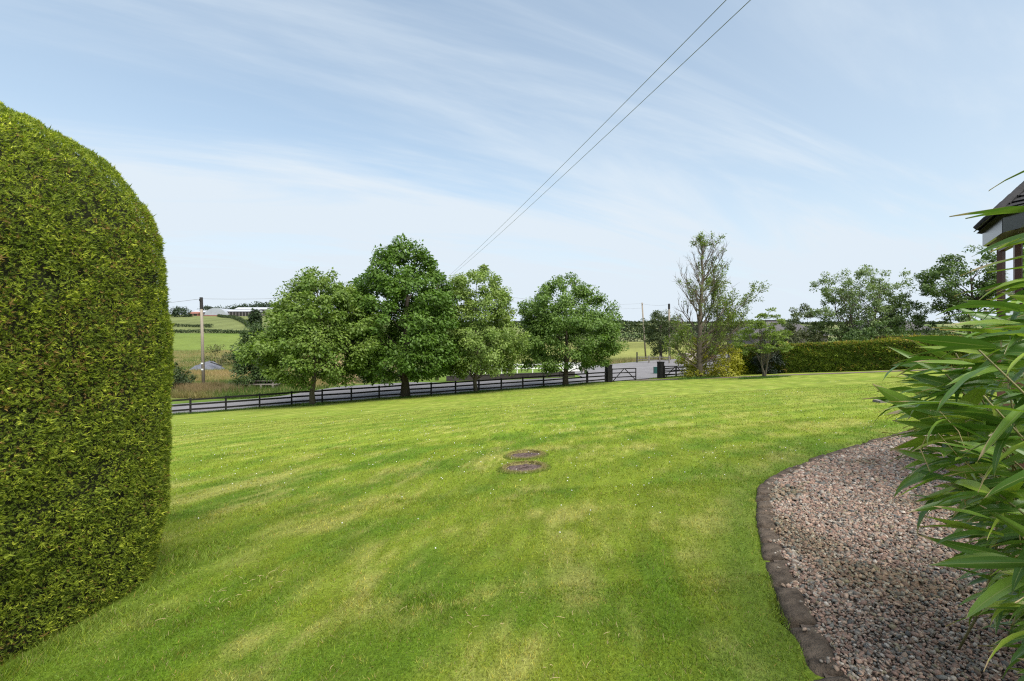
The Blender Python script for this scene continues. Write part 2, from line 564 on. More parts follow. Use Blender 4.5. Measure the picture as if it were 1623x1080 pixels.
def lawn_col(x, y):
    """the turf's own colour: mown bands, yellowed dry patches, clover-dark patches"""
    x = np.asarray(x, float); y = np.asarray(y, float)
    kd = kerb_dist(x, y).reshape(x.shape)
    wob = (fbm(x * 0.5, y * 0.5, 2) - 0.5) * 0.8
    band = np.sin((kd + wob) * 2 * np.pi / 1.45 + 0.6)
    sharp = np.tanh(band * 1.8)
    p1 = fbm(x * 0.55 + 5, y * 0.4 + 2, 4)
    p2 = fbm(x * 1.9 + 31, y * 1.5 + 7, 4)
    p3 = fbm(x * 7 + 3, y * 6 + 77, 3)
    p4 = fbm(x * 19 + 13, y * 15 + 7, 2)
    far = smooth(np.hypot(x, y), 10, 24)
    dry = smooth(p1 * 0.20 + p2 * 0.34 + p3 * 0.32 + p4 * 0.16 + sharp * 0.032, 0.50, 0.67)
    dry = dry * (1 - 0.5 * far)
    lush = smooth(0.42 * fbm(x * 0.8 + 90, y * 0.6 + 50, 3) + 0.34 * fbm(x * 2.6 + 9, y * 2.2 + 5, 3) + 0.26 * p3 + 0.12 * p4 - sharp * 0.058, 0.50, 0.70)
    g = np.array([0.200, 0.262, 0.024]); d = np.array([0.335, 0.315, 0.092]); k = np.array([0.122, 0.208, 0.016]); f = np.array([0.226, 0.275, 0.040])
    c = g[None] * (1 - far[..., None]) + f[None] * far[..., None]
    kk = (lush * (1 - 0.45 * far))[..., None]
    c = c * (1 - kk) + k[None] * kk
    c = c * (1 - 0.7 * dry[..., None]) + d[None] * 0.7 * dry[..., None]
    bb = (0.72 + 0.56 * p4) * (0.86 + 0.28 * p3) * (1 + 0.05 * sharp) + 0.07 * np.sin(kd * 2 * np.pi / 0.7 + wob * 3) * far
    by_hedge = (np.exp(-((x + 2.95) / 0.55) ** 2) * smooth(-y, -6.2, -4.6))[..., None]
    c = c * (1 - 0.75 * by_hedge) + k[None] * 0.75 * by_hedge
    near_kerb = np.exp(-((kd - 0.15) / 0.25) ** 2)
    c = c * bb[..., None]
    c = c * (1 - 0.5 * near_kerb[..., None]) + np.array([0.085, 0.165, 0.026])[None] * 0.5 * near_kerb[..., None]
    return c


# ------------------------------------------------------------------ ground sheets
def build_terrain():
    th = np.r_[np.linspace(-180, -62, 24, endpoint=False), np.linspace(-62, 62, 230), np.linspace(62, 180, 25)[1:]]
    rho = 11 * (3400 / 11) ** np.linspace(0, 1, 210)
    T, P = np.meshgrid(np.radians(th), rho)
    x = np.sin(T) * P; y = np.cos(T) * P
    z = ground_z(x, y)
    s, t = st(x, y)
    z = z - 0.22 * smooth(-s, -0.75, -0.45) - 0.20 * (smooth(s, 1.7, 2.3) * smooth(s_far(t) - s, 0.1, 0.7))
    n1 = fbm(x / 7 + 2, y / 7, 4); n2 = fbm(x / 55 + 12, y / 55 + 3, 3); n3 = fbm(x / 2 + 2, y / 2 + 9, 3)
    green = np.array([0.120, 0.185, 0.030]); bright = np.array([0.150, 0.195, 0.040]); tan = np.array([0.250, 0.185, 0.085])
    silage = np.array([0.175, 0.200, 0.070]); dark = np.array([0.045, 0.075, 0.022]); verge = np.array([0.085, 0.140, 0.024])
    c = np.zeros(x.shape + (3,))
    w = lambda m: m[..., None]
    c[:] = green
    sf = s_far(t)
    left = 1 - smooth(x / np.maximum(y, 1), -0.32, -0.12)
    roughm = smooth(s, sf + 0.5, sf + 3) * (1 - smooth(y, 118, 132)) * left
    c = c * (1 - w(roughm)) + w(roughm) * (tan * w(0.35 + 0.65 * smooth(n1, .35, .62)) + verge * w(1 - smooth(n1, .35, .62)) * 0.7)
    b = smooth(y, 122, 135) * (1 - smooth(y, 205, 212)) * left
    c = c * (1 - w(b)) + w(b) * bright * w(0.85 + 0.3 * n1)
    hill = smooth(y, 212, 225) * left
    stripe = 0.5 + 0.5 * np.sin(x / 3.6 + n2 * 5 + y * 0.010)
    c = c * (1 - w(hill)) + w(hill) * (silage * w(0.78 + 0.2 * stripe + 0.3 * (n2 - .5)))
    rgt = smooth(x / np.maximum(y, 1), -0.1, 0.05)
    fr = rgt * smooth(y, 78, 90)
    strip = smooth(np.sin(y / 9 + n2 * 3), -0.3, 0.6)
    c = c * (1 - w(fr)) + w(fr) * (np.array([0.205, 0.215, 0.060]) * w(0.8 + 0.3 * strip) * w(0.8 + 0.4 * n1))
    farr = rgt * smooth(y, 185, 215)
    patch = np.array([0.13, 0.18, 0.055]) * w(0.75 + 0.6 * n2) * (1 - w(smooth(n2, .5, .56))) + np.array([0.20, 0.21, 0.09]) * w(smooth(n2, .5, .56))
    c = c * (1 - w(farr)) + w(farr) * patch
    vg = smooth(s, -1, 0.5) * (1 - smooth(s, sf + 0.4, sf + 2.5))
    c = c * (1 - w(vg)) + w(vg) * verge * w(0.7 + 0.7 * n3)
    c *= w(0.85 + 0.3 * n3)
    h, ww = x.shape
    V = np.stack([x, y, z], -1).reshape(-1, 3)
    i = np.arange(h - 1)[:, None] * ww + np.arange(ww - 1)[None]
    i = i.ravel()
    F = np.c_[i, i + 1, i + ww + 1, i + ww]
    tag(fast('field_terrain', V, F[:, ::-1], M['field'], col=c.reshape(-1, 3), smooth_=True), kind='structure')


def build_lawn():
    nu, nv = 210, 230
    u = np.linspace(-1, 1, nu)
    x1 = 46 * np.sinh(3.6 * u) / np.sinh(3.6)
    v = np.linspace(0, 1, nv)
    g = np.sinh(3.4 * (v - 0.16)) ; g = (g - g[0]) / (g[-1] - g[0])
    X = np.repeat(x1[None], nv, 0)
    ymax = FA[1] + (X - FA[0]) * FD[1] / FD[0] + 0.72 / FD[0]
    Y = -16 + (ymax + 16) * g[:, None]
    Z = lawn_z(X, Y)
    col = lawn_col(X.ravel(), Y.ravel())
    fr = fbm(X.ravel() * 9, Y.ravel() * 9, 2)
    V = np.stack([X, Y, Z], -1).reshape(-1, 3)
    i = (np.arange(nv - 1)[:, None] * nu + np.arange(nu - 1)[None]).ravel()
    F = np.c_[i, i + 1, i + nu + 1, i + nu]
    # nothing of the turf inside the gravel bed
    kd = kerb_dist(V[:, 0], V[:, 1])
    inside = (kd < -0.13) & (V[:, 1] < 10.3) & (V[:, 1] > -2) & (V[:, 0] > 0)
    V[inside, 2] -= 0.16
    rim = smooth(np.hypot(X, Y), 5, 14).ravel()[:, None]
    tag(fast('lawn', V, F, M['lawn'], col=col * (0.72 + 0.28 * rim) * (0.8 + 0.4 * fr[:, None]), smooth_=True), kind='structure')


def build_road():
    ts = np.arange(-60, 110, 1.2)
    m = 12
    V = []; F = []
    for i, t in enumerate(ts):
        sf = float(s_far(t))
        for j in range(m):
            e = 0.18 * (vnoise(t * 0.9, j * 7.0) - 0.5) if j in (0, m - 1) else 0
            s = 1.75 + (sf - 1.75) * j / (m - 1) + e
            p = FA + FD * t + FN * s
            V.append((p[0], p[1], gz(p[0], p[1]) * 1.0 + 0.025))
    n = len(ts)
    i = (np.arange(n - 1)[:, None] * m + np.arange(m - 1)[None]).ravel()
    F = np.c_[i, i + m, i + m + 1, i + 1]
    tag(fast('road', np.array(V), F, M['tarmac'], smooth_=True), kind='structure')
    # driveway from the gate towards the house
    pts = chaikin(np.array([(13.4, 52.4), (14.6, 48.0), (19.5, 43.2), (25, 39.6), (30, 35), (36, 30)]), 3)
    tg = nrm(np.gradient(pts, axis=0)); nn = np.c_[-tg[:, 1], tg[:, 0]]
    V = []
    for p, q in zip(pts, nn):
        for w_ in (-1.1, -0.4, 0.4, 1.1):
            a = p + q * w_
            V.append((a[0], a[1], float(lawn_z(a[0], a[1])) + 0.02))
    n = len(pts)
    i = (np.arange(n - 1)[:, None] * 4 + np.arange(3)[None]).ravel()
    tag(fast('driveway', np.array(V), np.c_[i, i + 1, i + 5, i + 4][:, ::-1], M['soil'], smooth_=True), kind='structure')


build_terrain()
build_lawn()
build_road()


# ------------------------------------------------------------------ leaf clouds, tubes, trees
def leaves(P, D, Nn, L, W, col, fold=0.12):
    """diamond leaves (two triangles, folded along the midrib): P base, D direction, Nn normal"""
    D = nrm(D); S = nrm(np.cross(D, Nn)); U = np.cross(S, D)
    L = np.asarray(L)[:, None]; W = np.asarray(W)[:, None]
    mid = P + D * L * 0.45 - U * L * 0.03
    v = np.stack([P, mid + S * W * 0.5 + U * W * fold, P + D * L - U * L * 0.10, mid - S * W * 0.5 + U * W * fold], 1)
    n = len(P)
    b = np.arange(n)[:, None] * 4
    F = np.concatenate([b + np.array([[0, 1, 2]]), b + np.array([[0, 2, 3]])], 0)
    return v.reshape(-1, 3), F, np.repeat(col, 4, 0)


def tris(P, D, S, L, W, col):
    """single-triangle blades"""
    v = np.stack([P - S * (W * 0.5)[:, None], P + S * (W * 0.5)[:, None], P + D * L[:, None]], 1)
    n = len(P)
    return v.reshape(-1, 3), np.arange(3 * n).reshape(n, 3), np.repeat(col, 3, 0)


def rdir(rs, n):
    return nrm(rs.normal(size=(n, 3)))


def mixcol(a, b, u):
    a = np.array(a); b = np.array(b)
    u = np.asarray(u)[:, None]
    return a * (1 - u) + b * u


def curve_pts(a, b, sag, n=6, wob=0.0, rs=None):
    a = np.array(a, float); b = np.array(b, float)
    out = []
    L = np.linalg.norm(b - a)
    for i in range(n):
        f = i / (n - 1)
        p = a * (1 - f) + b * f
        p = p + np.array(sag) * 4 * f * (1 - f)
        if wob and rs is not None and 0 < i < n - 1:
            p = p + rs.normal(size=3) * wob * L
        out.append(p)
    return out


def tree(name, label, base, H, z0, prof, n_clump, n_leaf, lsize, ca, cb, seed, group=None, tr=0.16, clump=0.62, squash=0.7,
         cat='tree', shell=0.45, limbs=26, stems=1, bark='bark', lean=(0, 0), lobes=0.22, spread=0.0, droop=0.35):
    rs = np.random.RandomState(seed)
    bx, by = base
    bz = gz(bx, by)
    root = empty(name, (bx, by, bz), label, cat, group)
    hz = H - z0
    pf = np.array(prof)
    fs = []
    while len(fs) < n_clump:
        f = rs.rand(n_clump)
        r = np.interp(f, pf[:, 0], pf[:, 1]) / pf[:, 1].max()
        fs += list(f[rs.rand(n_clump) < r ** 1.3 + 0.05])
    f = np.array(fs[:n_clump])
    a = rs.rand(n_clump) * 2 * np.pi
    rr = np.interp(f, pf[:, 0], pf[:, 1])
    lob = 1 + lobes * 2 * (vnoise(a * 1.2 + seed * 3.7 + np.cos(a), f * 4.5 + seed) - 0.5)
    q = shell + (1 - shell) * rs.rand(n_clump) ** 0.6
    rad = rr * lob * q
    cen = np.c_[bx + rad * np.cos(a) + lean[0] * f, by + rad * np.sin(a) + lean[1] * f, bz + z0 + f * hz + rs.normal(size=n_clump) * 0.2]
    # leaves
    per = np.maximum(1, rs.poisson(n_leaf / n_clump, n_clump))
    ci = np.repeat(np.arange(n_clump), per)
    n = len(ci)
    cs = clump * (0.6 + 0.8 * rs.rand(n_clump))
    off = rdir(rs, n) * (rs.rand(n) ** 0.45)[:, None] * cs[ci][:, None]
    off[:, 2] *= squash
    P = cen[ci] + off
    axis = np.c_[np.full(n, bx), np.full(n, by), P[:, 2] - 0.3]
    outw = nrm(P - axis)
    D = nrm(outw * 0.6 + nrm(off) * 0.5 + rdir(rs, n) * 0.9 + np.array([0, 0, -droop]))
    Nn = nrm(np.array([0, 0, 1.0]) * 0.7 + outw * 0.4 + nrm(off) * 0.5 + rdir(rs, n) * 0.45)
    L = lsize * (0.6 + 0.8 * rs.rand(n))
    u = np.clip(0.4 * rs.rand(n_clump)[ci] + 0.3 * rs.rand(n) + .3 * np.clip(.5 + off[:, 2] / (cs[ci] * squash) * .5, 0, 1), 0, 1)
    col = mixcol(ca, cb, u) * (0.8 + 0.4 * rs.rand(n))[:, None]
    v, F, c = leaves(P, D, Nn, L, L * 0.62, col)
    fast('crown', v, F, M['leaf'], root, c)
    # wood
    mb = MB()
    for k in range(stems):
        ang = 2 * math.pi * k / max(stems, 1) + seed
        sx = spread * math.cos(ang); sy = spread * math.sin(ang)
        top = (bx + lean[0] * .6 + sx, by + lean[1] * .6 + sy, bz + H * 0.86)
        foot = (bx + sx * .08, by + sy * .08, bz - 0.15)
        pts = curve_pts(foot, top, (sx * .1, sy * .1, 0), 9, 0.008, rs)
        rad_ = [tr * (1.35 if i == 0 else 1.0) * (1 - 0.86 * i / 8) / (1 if stems == 1 else 1.6) for i in range(9)]
        mb.tube(pts, rad_, 8)
        idx = np.arange(n_clump)[k::stems]
        for j in rs.choice(idx, min(limbs // stems, len(idx)), replace=False):
            fz = max(0.12, min(0.8, (cen[j][2] - bz) / H - 0.13 - 0.12 * rs.rand()))
            i0 = fz * 8 / 0.86 * 0.98
            i0 = min(7.5, max(0.8, i0))
            ia = int(i0); fr = i0 - ia
            st_ = np.array(pts[ia]) * (1 - fr) + np.array(pts[ia + 1]) * fr
            r0 = min(0.05, rad_[ia] * 0.5)
            mb.tube(curve_pts(st_, cen[j], (0, 0, 0.12 * np.linalg.norm(cen[j] - st_) * 0.6), 5, 0.02, rs), [r0, r0 * .75, r0 * .55, r0 * .35, r0 * .15], 5, cap=False)
    mb.build('trunk', M[bark], root, smooth_=True)
    return root


G4 = 'roadside lawn trees'
tree('garden_tree', 'leafy green tree with pale trunk, nearest the clipped hedge and utility pole', (-15.2, 36.9), 10.1, 1.95,
     [(0, 2.3), (.12, 3.9), (.3, 4.5), (.55, 3.9), (.75, 3.0), (.9, 1.9), (1, .5)], 380, 56000, .205, (.092, .168, .025), (.225, .300, .058), 11, G4, .21, .62, lean=(.6, 0))
tree('garden_tree', 'tallest dense dark green dome-shaped tree by the black fence', (-9.0, 40.8), 13.1, 1.9,
     [(0, 3.0), (.1, 4.5), (.3, 5.1), (.5, 4.6), (.7, 3.5), (.87, 2.0), (1, .5)], 480, 70000, .235, (.066, .140, .018), (.140, .230, .034), 12, G4, .36, .72, bark='barkdark', lobes=.09, shell=.55)
tree('garden_tree', 'thin pale green tree just beyond the tallest dome-shaped tree', (-3.2, 43.4), 11.2, 2.0,
     [(0, 2.8), (.15, 4.1), (.35, 4.3), (.55, 3.8), (.75, 3.0), (.9, 1.9), (1, .6)], 340, 50000, .195, (.125, .205, .038), (.275, .350, .088), 13, G4, .19, .62, lobes=.2, shell=.4)
tree('garden_tree', 'broad bright green tree beside the black gate pillar', (5.15, 46.6), 10.5, 1.7,
     [(0, 2.8), (.12, 4.4), (.3, 5.0), (.5, 4.6), (.7, 3.7), (.85, 2.4), (1, .6)], 380, 56000, .205, (.085, .160, .028), (.185, .275, .058), 14, G4, .26, .66, bark='barkdark', lobes=.26, shell=.45)


# ------------------------------------------------------------------ fence, gate, pillars
def post(mb, x, y, h, w, rz):
    z = gz(x, y)
    mb.box((x, y, z + h / 2 - 0.15), (w / 2, w / 2, h / 2 + 0.15), rz)


FRZ = math.atan2(FD[1], FD[0])


def build_fence(ks, label, last_end):
    p0 = fence_xy(ks[0])
    root = empty('post_and_rail_fence', (p0[0], p0[1], gz(*p0)), label, 'fence', 'black roadside fencing')
    rs = np.random.RandomState(int(ks[0] * 10) + 200)
    pts = []
    for i, k in enumerate(ks):
        p = fence_xy(k)
        m = MB()
        post(m, p[0], p[1], 1.16 if k != last_end else 1.28, 0.12 if k != last_end else 0.17, FRZ + rs.normal() * 0.03)
        m.build('post', M['black'], root)
        pts.append((p[0], p[1], gz(*p)))
    for a, b in zip(pts[:-1], pts[1:]):
        for h in (1.06, 0.70, 0.33):
            m = MB()
            o = FN * -0.075
            ja, jb = rs.normal(size=2) * 0.012
            m.bar((a[0] + o[0], a[1] + o[1], a[2] + h + ja), (b[0] + o[0], b[1] + o[1], b[2] + h + jb), 0.035, 0.13)
            m.build('rail', M['black'], root)
    return root


build_fence(list(np.arange(-4, 14)) + [14.25, 15.25], 'long black post and rail fence between lawn and road', 14.25)
build_fence([18.75, 19.5, 20.4, 21.4, 22.5], 'short black rail fence beyond the open gate', None)


def pillar(k, label):
    p = fence_xy(k)
    z = gz(*p)
    root = empty('gate_pillar', (p[0], p[1], z), label, 'pillar', 'black gate pillars')
    m = MB(); m.box((p[0], p[1], z + 0.78), (.27, .27, .98), FRZ); m.build('shaft', M['black'], root)
    m = MB(); m.box((p[0], p[1], z + 1.80), (.30, .30, .045), FRZ)
    m.build('cap', M['black'], root)
    return np.array([p[0], p[1], z])


pl = pillar(15.42, 'black gate pillar at the end of the long fence')
pr = pillar(18.52, 'black gate pillar next to the green box')


def gate(a, b, z, label, open_):
    a = Vector((a[0], a[1], z)); b = Vector((b[0], b[1], z))
    root = empty('field_gate', a, label, 'gate', 'black timber gate leaves')
    up = Vector((0, 0, 1))
    dz = Vector((0, 0, gz(b[0], b[1]) - z)) * 0.5
    b = b + dz

    def at(f, h): return a.lerp(b, f) + up * h

    def bar(name, p, q, w, h):
        m = MB(); m.bar(p, q, w, h, up if abs((q - p).normalized().z) < .9 else Vector((1, 0, 0))); m.build(name, M['black'], root)
    bar('stile', at(0, .06), at(0, 1.42), .07, .12)
    bar('stile', at(1, .06), at(1, 1.34), .07, .10)
    for h in (1.34, .92, .48):
        bar('rail', at(0.02, h), at(.98, h - .02), .05, .10)
    off = (b - a).cross(up).normalized() * 0.05
    bar('brace', at(.03, .10) + off, at(.48, 1.32) + off, .04, .08)
    bar('brace', at(.97, .10) + off, at(.52, 1.32) + off, .04, .08)


ga = fence_xy(15.62); gb_ = fence_xy(17.0)
gate(ga, gb_, gz(*ga), 'closed black timber gate leaf with A-shaped bracing', False)
gate((pr[0] + .35, pr[1] - .2), (18.75, 51.6), pr[2], 'black timber gate leaf swung open beside shrubs', True)


# ------------------------------------------------------------------ poles and wires
def pole(x, y, h, r, label, lean=(0, 0), dark=0.0, steps=False):
    z = gz(x, y)
    root = empty('utility_pole', (x, y, z), label, 'utility pole', 'wooden utility poles')
    def at(f): return (x + lean[0] * f, y + lean[1] * f, z + h * f - 0.2 * (1 - f))
    m = MB(); m.tube([at(0), at(.5), at(1 - dark)], [r, r * .9, r * .8], 10); m.build('shaft', M['pole'], root, True)
    if dark:
        m = MB(); m.tube([at(1 - dark - .002), at(1)], [r * .98, r * .95], 10); m.build('tarred_top', M['poletop'], root)
    m = MB(); tpt = at(.97)
    m.tube([(tpt[0], tpt[1] - r * 1.0, tpt[2] - .1), (tpt[0], tpt[1] - r * 1.0 - .12, tpt[2] - .1), (tpt[0], tpt[1] - r - .12, tpt[2] + .1)], [.03, .03, .05], 6)
    m.build('insulator', M['poletop'], root)
    if steps:
        for hh in (2.0, 2.6):
            m = MB(); m.box((x + lean[0] * hh / h, y - r * 0.98, z + hh), (.11, .012, .07)); m.build('number_plate', M['white'], root)
    return at(.985)


pA = pole(-30.6, 48.0, 9.15, .155, 'tall weathered utility pole in rough grass left of the trees', (-.25, 0), .12, True)
pB = pole(26.3, 95.0, 11.0, .17, 'leaning utility pole beyond the gate opening', (-.75, 0))
pC = pole(27.7, 85.0, 9.9, .19, 'utility pole with dark head behind the bare conifer', (-.1, 0), .09)
pD = pole(-8.8, 57.0, 11.3, .18, 'utility pole hidden behind the tallest tree', (0, 0))


def wire(a, b, sag, r, label, n=24):
    root = MB()
    root.tube(curve_pts(a, b, (0, 0, -sag), n), r, 5)
    o = root.build('overhead_wire', M['wire'])
    return tag(o, label, 'wire', 'overhead wires')


wire((pD[0] - .05, pD[1], pD[2]), (5.6, 1.0, 7.55), 0.30, .007, 'upper left strand of the two overhead wires crossing the sky')
wire((pD[0] + .10, pD[1], pD[2] - .05), (6.0, 1.0, 7.5), 0.30, .007, 'lower right strand of the two overhead wires crossing the sky')
wire(pA, (-75, 66, 5.5), 0.8, .016, 'thin wire running left from the weathered pole')
wire(pA, pD, 0.5, .016, 'thin wire running from the weathered pole behind the trees')
wire(pB, pD, 0.9, .014, 'upper thin wire running from the leaning pole behind the trees')
wire((pB[0], pB[1], pB[2] - .9), (pD[0], pD[1], pD[2] - .5), 0.9, .014, 'lower thin wire running from the leaning pole behind the trees')
wire(pB, pC, 0.25, .014, 'short wire joining the two poles beyond the gate')


# ------------------------------------------------------------------ clipped conifer hedges
def hedge(name, label, outline, ztop, R_, per_m2, size, seed, cols, dense=None, bulge=0.05, core_inset=0.05, tuft=6, top_brown=0.0, z_base=None):
    """outline: closed counter-clockwise plan; rounded shoulder of radius R_; foliage sprays over a twiggy core"""
    rs = np.random.RandomState(seed)
    P = resample(np.vstack([outline, outline[:1]]), 0.08 if size < .1 else 0.35)[:-1]
    n = len(P)
    tg = nrm(np.roll(P, -1, 0) - np.roll(P, 1, 0))
    nn = np.c_[tg[:, 1], -tg[:, 0]]
    zb = lawn_z(P[:, 0], P[:, 1]) if z_base is None else np.full(n, z_base)
    cen = P.mean(0)
    lev = []
    m1, m2, m3 = 14, 12, 6
    for j in range(m1):
        lev.append(('w', j / m1))
    for j in range(m2 + 1):
        lev.append(('s', j / m2 * math.pi / 2))
    for j in range(1, m3 + 1):
        lev.append(('t', j / m3))
    rings = []
    ph = (np.arange(n) / n)
    zt = ztop if hasattr(ztop, '__len__') else np.full(n, ztop)
    for k, f in lev:
        if k == 'w':
            z = zb - .05 + (zt - R_ - zb + .05) * f
            ins = 0.10 * (1 - f) ** 6 - bulge * math.sin(f * math.pi)
        elif k == 's':
            z = zt - R_ + R_ * math.sin(f)
            ins = R_ * (1 - math.cos(f))
        else:
            z = zt + 0.02
            ins = R_
        q = P - nn * np.asarray(ins).reshape(-1, 1)
        if k == 't':
            q = q * (1 - f * .995) + cen * f * .995
        wob = (fbm(ph * n * (0.08 if size < .1 else .35) * 1.3 + seed, np.full(n, (z.mean() * 1.3)), 3) - .5) * (0.10 if size < .1 else .22)
        q = q + nn * wob[:, None]
        rings.append(np.c_[q, z])
    V = np.array(rings)                       # levels x n x 3
    h = len(V)
    root = empty(name, (cen[0], cen[1], float(zb.mean())), label, 'hedge')
    i = (np.arange(h - 1)[:, None] * n + np.arange(n)[None]).ravel()
    i2 = (np.arange(h - 1)[:, None] * n + (np.arange(n)[None] + 1) % n).ravel()
    F = np.c_[i, i2, i2 + n, i + n]
    VV = V.reshape(-1, 3)
    e1 = VV[F[:, 1]] - VV[F[:, 0]]; e2 = VV[F[:, 3]] - VV[F[:, 0]]
    cr = np.cross(e1, e2); A = np.linalg.norm(cr, axis=1); NN = nrm(cr)
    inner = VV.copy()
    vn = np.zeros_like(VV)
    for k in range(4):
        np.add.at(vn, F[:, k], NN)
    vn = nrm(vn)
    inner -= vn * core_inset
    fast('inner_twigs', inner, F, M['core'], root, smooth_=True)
    mid = VV[F].mean(1)
    w = A * (dense(mid, NN) if dense else 1.0)
    cnt = rs.poisson(w * per_m2)
    fi = np.repeat(np.arange(len(F)), cnt)
    m = len(fi)
    a = rs.rand(m)[:, None]; b = rs.rand(m)[:, None]
    pos = (VV[F[fi, 0]] * (1 - a) + VV[F[fi, 1]] * a) * (1 - b) + (VV[F[fi, 3]] * (1 - a) + VV[F[fi, 2]] * a) * b
    nor = NN[fi]
    depth = rs.rand(m)
    # clumps: the face is uneven, sprays stand proud in tufts and sink between them
    ua = pos[:, 0] * .8 + pos[:, 1] * 1.1; ub = pos[:, 2] * 1.3 + pos[:, 0] * .4
    fq = 1.0 / (size * 3.2)
    lump = fbm(ua * fq, ub * fq, 3)
    pos = pos + nor * ((lump - .55) * size * 1.3 - depth * min(core_inset, .05) * 0.75)[:, None]
    if size < .1:
        pos = pos + nor * ((fbm(ua * 2.3 + 7, ub * 2.3 + 3, 3) - .5) * .09)[:, None]
        gap = rs.rand(m) < .35 + 1.9 * np.clip(fbm(ua * 9 + 2, ub * 9 + 8, 2) - .18, 0, 1)
        fi, pos, nor, depth, lump, ua, ub = fi[gap], pos[gap], nor[gap], depth[gap], lump[gap], ua[gap], ub[gap]
        m = len(pos)
    stray = np.where(rs.rand(m) < .07, 1.0 + rs.rand(m) * 1.1, 1.0)
    up = np.array([0, 0, 1.0])
    sdir = nrm(nor * .42 + up * .30 + rdir(rs, m) * .80)
    big = fbm(ua * 1.1 + 5, ub * 1.1 + 9, 3); big2 = fbm(ua * 4 + 25, ub * 4 + 2, 3)
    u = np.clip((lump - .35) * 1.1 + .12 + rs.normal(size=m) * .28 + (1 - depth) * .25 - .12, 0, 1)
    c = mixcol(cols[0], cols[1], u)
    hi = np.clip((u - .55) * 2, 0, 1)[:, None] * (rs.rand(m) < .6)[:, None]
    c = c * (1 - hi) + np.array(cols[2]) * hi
    topf = np.clip(nor[:, 2], 0, 1) * top_brown
    br = (rs.rand(m) < smooth(big * .6 + big2 * .5, .56, .72) * .16 + .02 + topf * .6)[:, None]
    c = np.where(br, np.array(cols[3])[None] * (0.6 + .8 * rs.rand(m))[:, None], c)
    VL, FL, CL = [], [], []
    base = 0
    side = nrm(np.cross(sdir, rdir(rs, m)))
    for k in range(tuft):
        g = (k - (tuft - 1) / 2) / max(1, (tuft - 1) / 2)
        d = nrm(sdir * (1.0 - .25 * abs(g)) + side * g * .9 + rdir(rs, m) * .25)
        L = size * stray * (.5 + .75 * rs.rand(m)) * (1 - .3 * abs(g))
        s2 = nrm(np.cross(d, nor + up * .3 + rdir(rs, m) * .55))
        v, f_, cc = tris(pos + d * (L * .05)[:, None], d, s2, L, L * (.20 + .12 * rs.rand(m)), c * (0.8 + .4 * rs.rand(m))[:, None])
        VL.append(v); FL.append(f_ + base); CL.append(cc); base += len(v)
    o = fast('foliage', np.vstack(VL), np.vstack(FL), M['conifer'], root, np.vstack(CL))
    o['kind'] = 'stuff'
    return root


def round_plan(x0, y0, x1, y1, r, n=10):
    """counter-clockwise rectangle with rounded corners"""
    out = []
    for cx_, cy__, a0 in ((x1 - r, y1 - r, 0), (x0 + r, y1 - r, 90), (x0 + r, y0 + r, 180), (x1 - r, y0 + r, 270)):
        for k in range(n + 1):
            a = R(a0 + 90 * k / n)
            out.append((cx_ + r * math.cos(a), cy__ + r * math.sin(a)))
    return np.array(out)


HCOL = [(.140, .195, .022), (.370, .430, .038), (.60, .62, .08), (.28, .185, .055)]
hedge('clipped_hedge', 'tall rounded clipped conifer hedge rising in the foreground beside the lawn', round_plan(-5.6, -1.5, -3.0, 4.95, 1.1), 3.42, 1.3,
      8600, .025, 31, HCOL, core_inset=.085,
      dense=lambda p, q: np.where((p[:, 0] > -1.2 * p[:, 1]) & (p[:, 1] > 1.5) & (q[:, 0] > -.25), 1.0, .08) * np.where(q[:, 2] > .92, .3, 1.0), tuft=5)

hx = np.array([(23.0, 50.5), (22.6, 49.3), (23.4, 48.2), (27.5, 43.5), (31.5, 38.2), (38, 31), (39.2, 32.2), (33, 39.6), (28.7, 45.2), (24.4, 50.4)])


def straight_hedge():
    P = resample(np.vstack([chaikin(hx, 1), chaikin(hx, 1)[:1]]), .35)[:-1]
    lz = lawn_z(P[:, 0], P[:, 1])
    zt = np.interp(P[:, 1], [31, 38, 48, 50], [1.5, 1.25, .6, .5])
    hedge('boundary_hedge', 'long low clipped green hedge with browned top across the far lawn', chaikin(hx, 1), zt, .28,
          300, .19, 32, [(.085, .135, .016), (.225, .290, .030), (.36, .40, .05), (.42, .31, .07)], tuft=5, core_inset=.12, bulge=.02, top_brown=.55,
          dense=lambda p, q: np.where((q[:, 1] < .3) & (p[:, 0] < .95 * p[:, 1]), 1.0, .08))


straight_hedge()


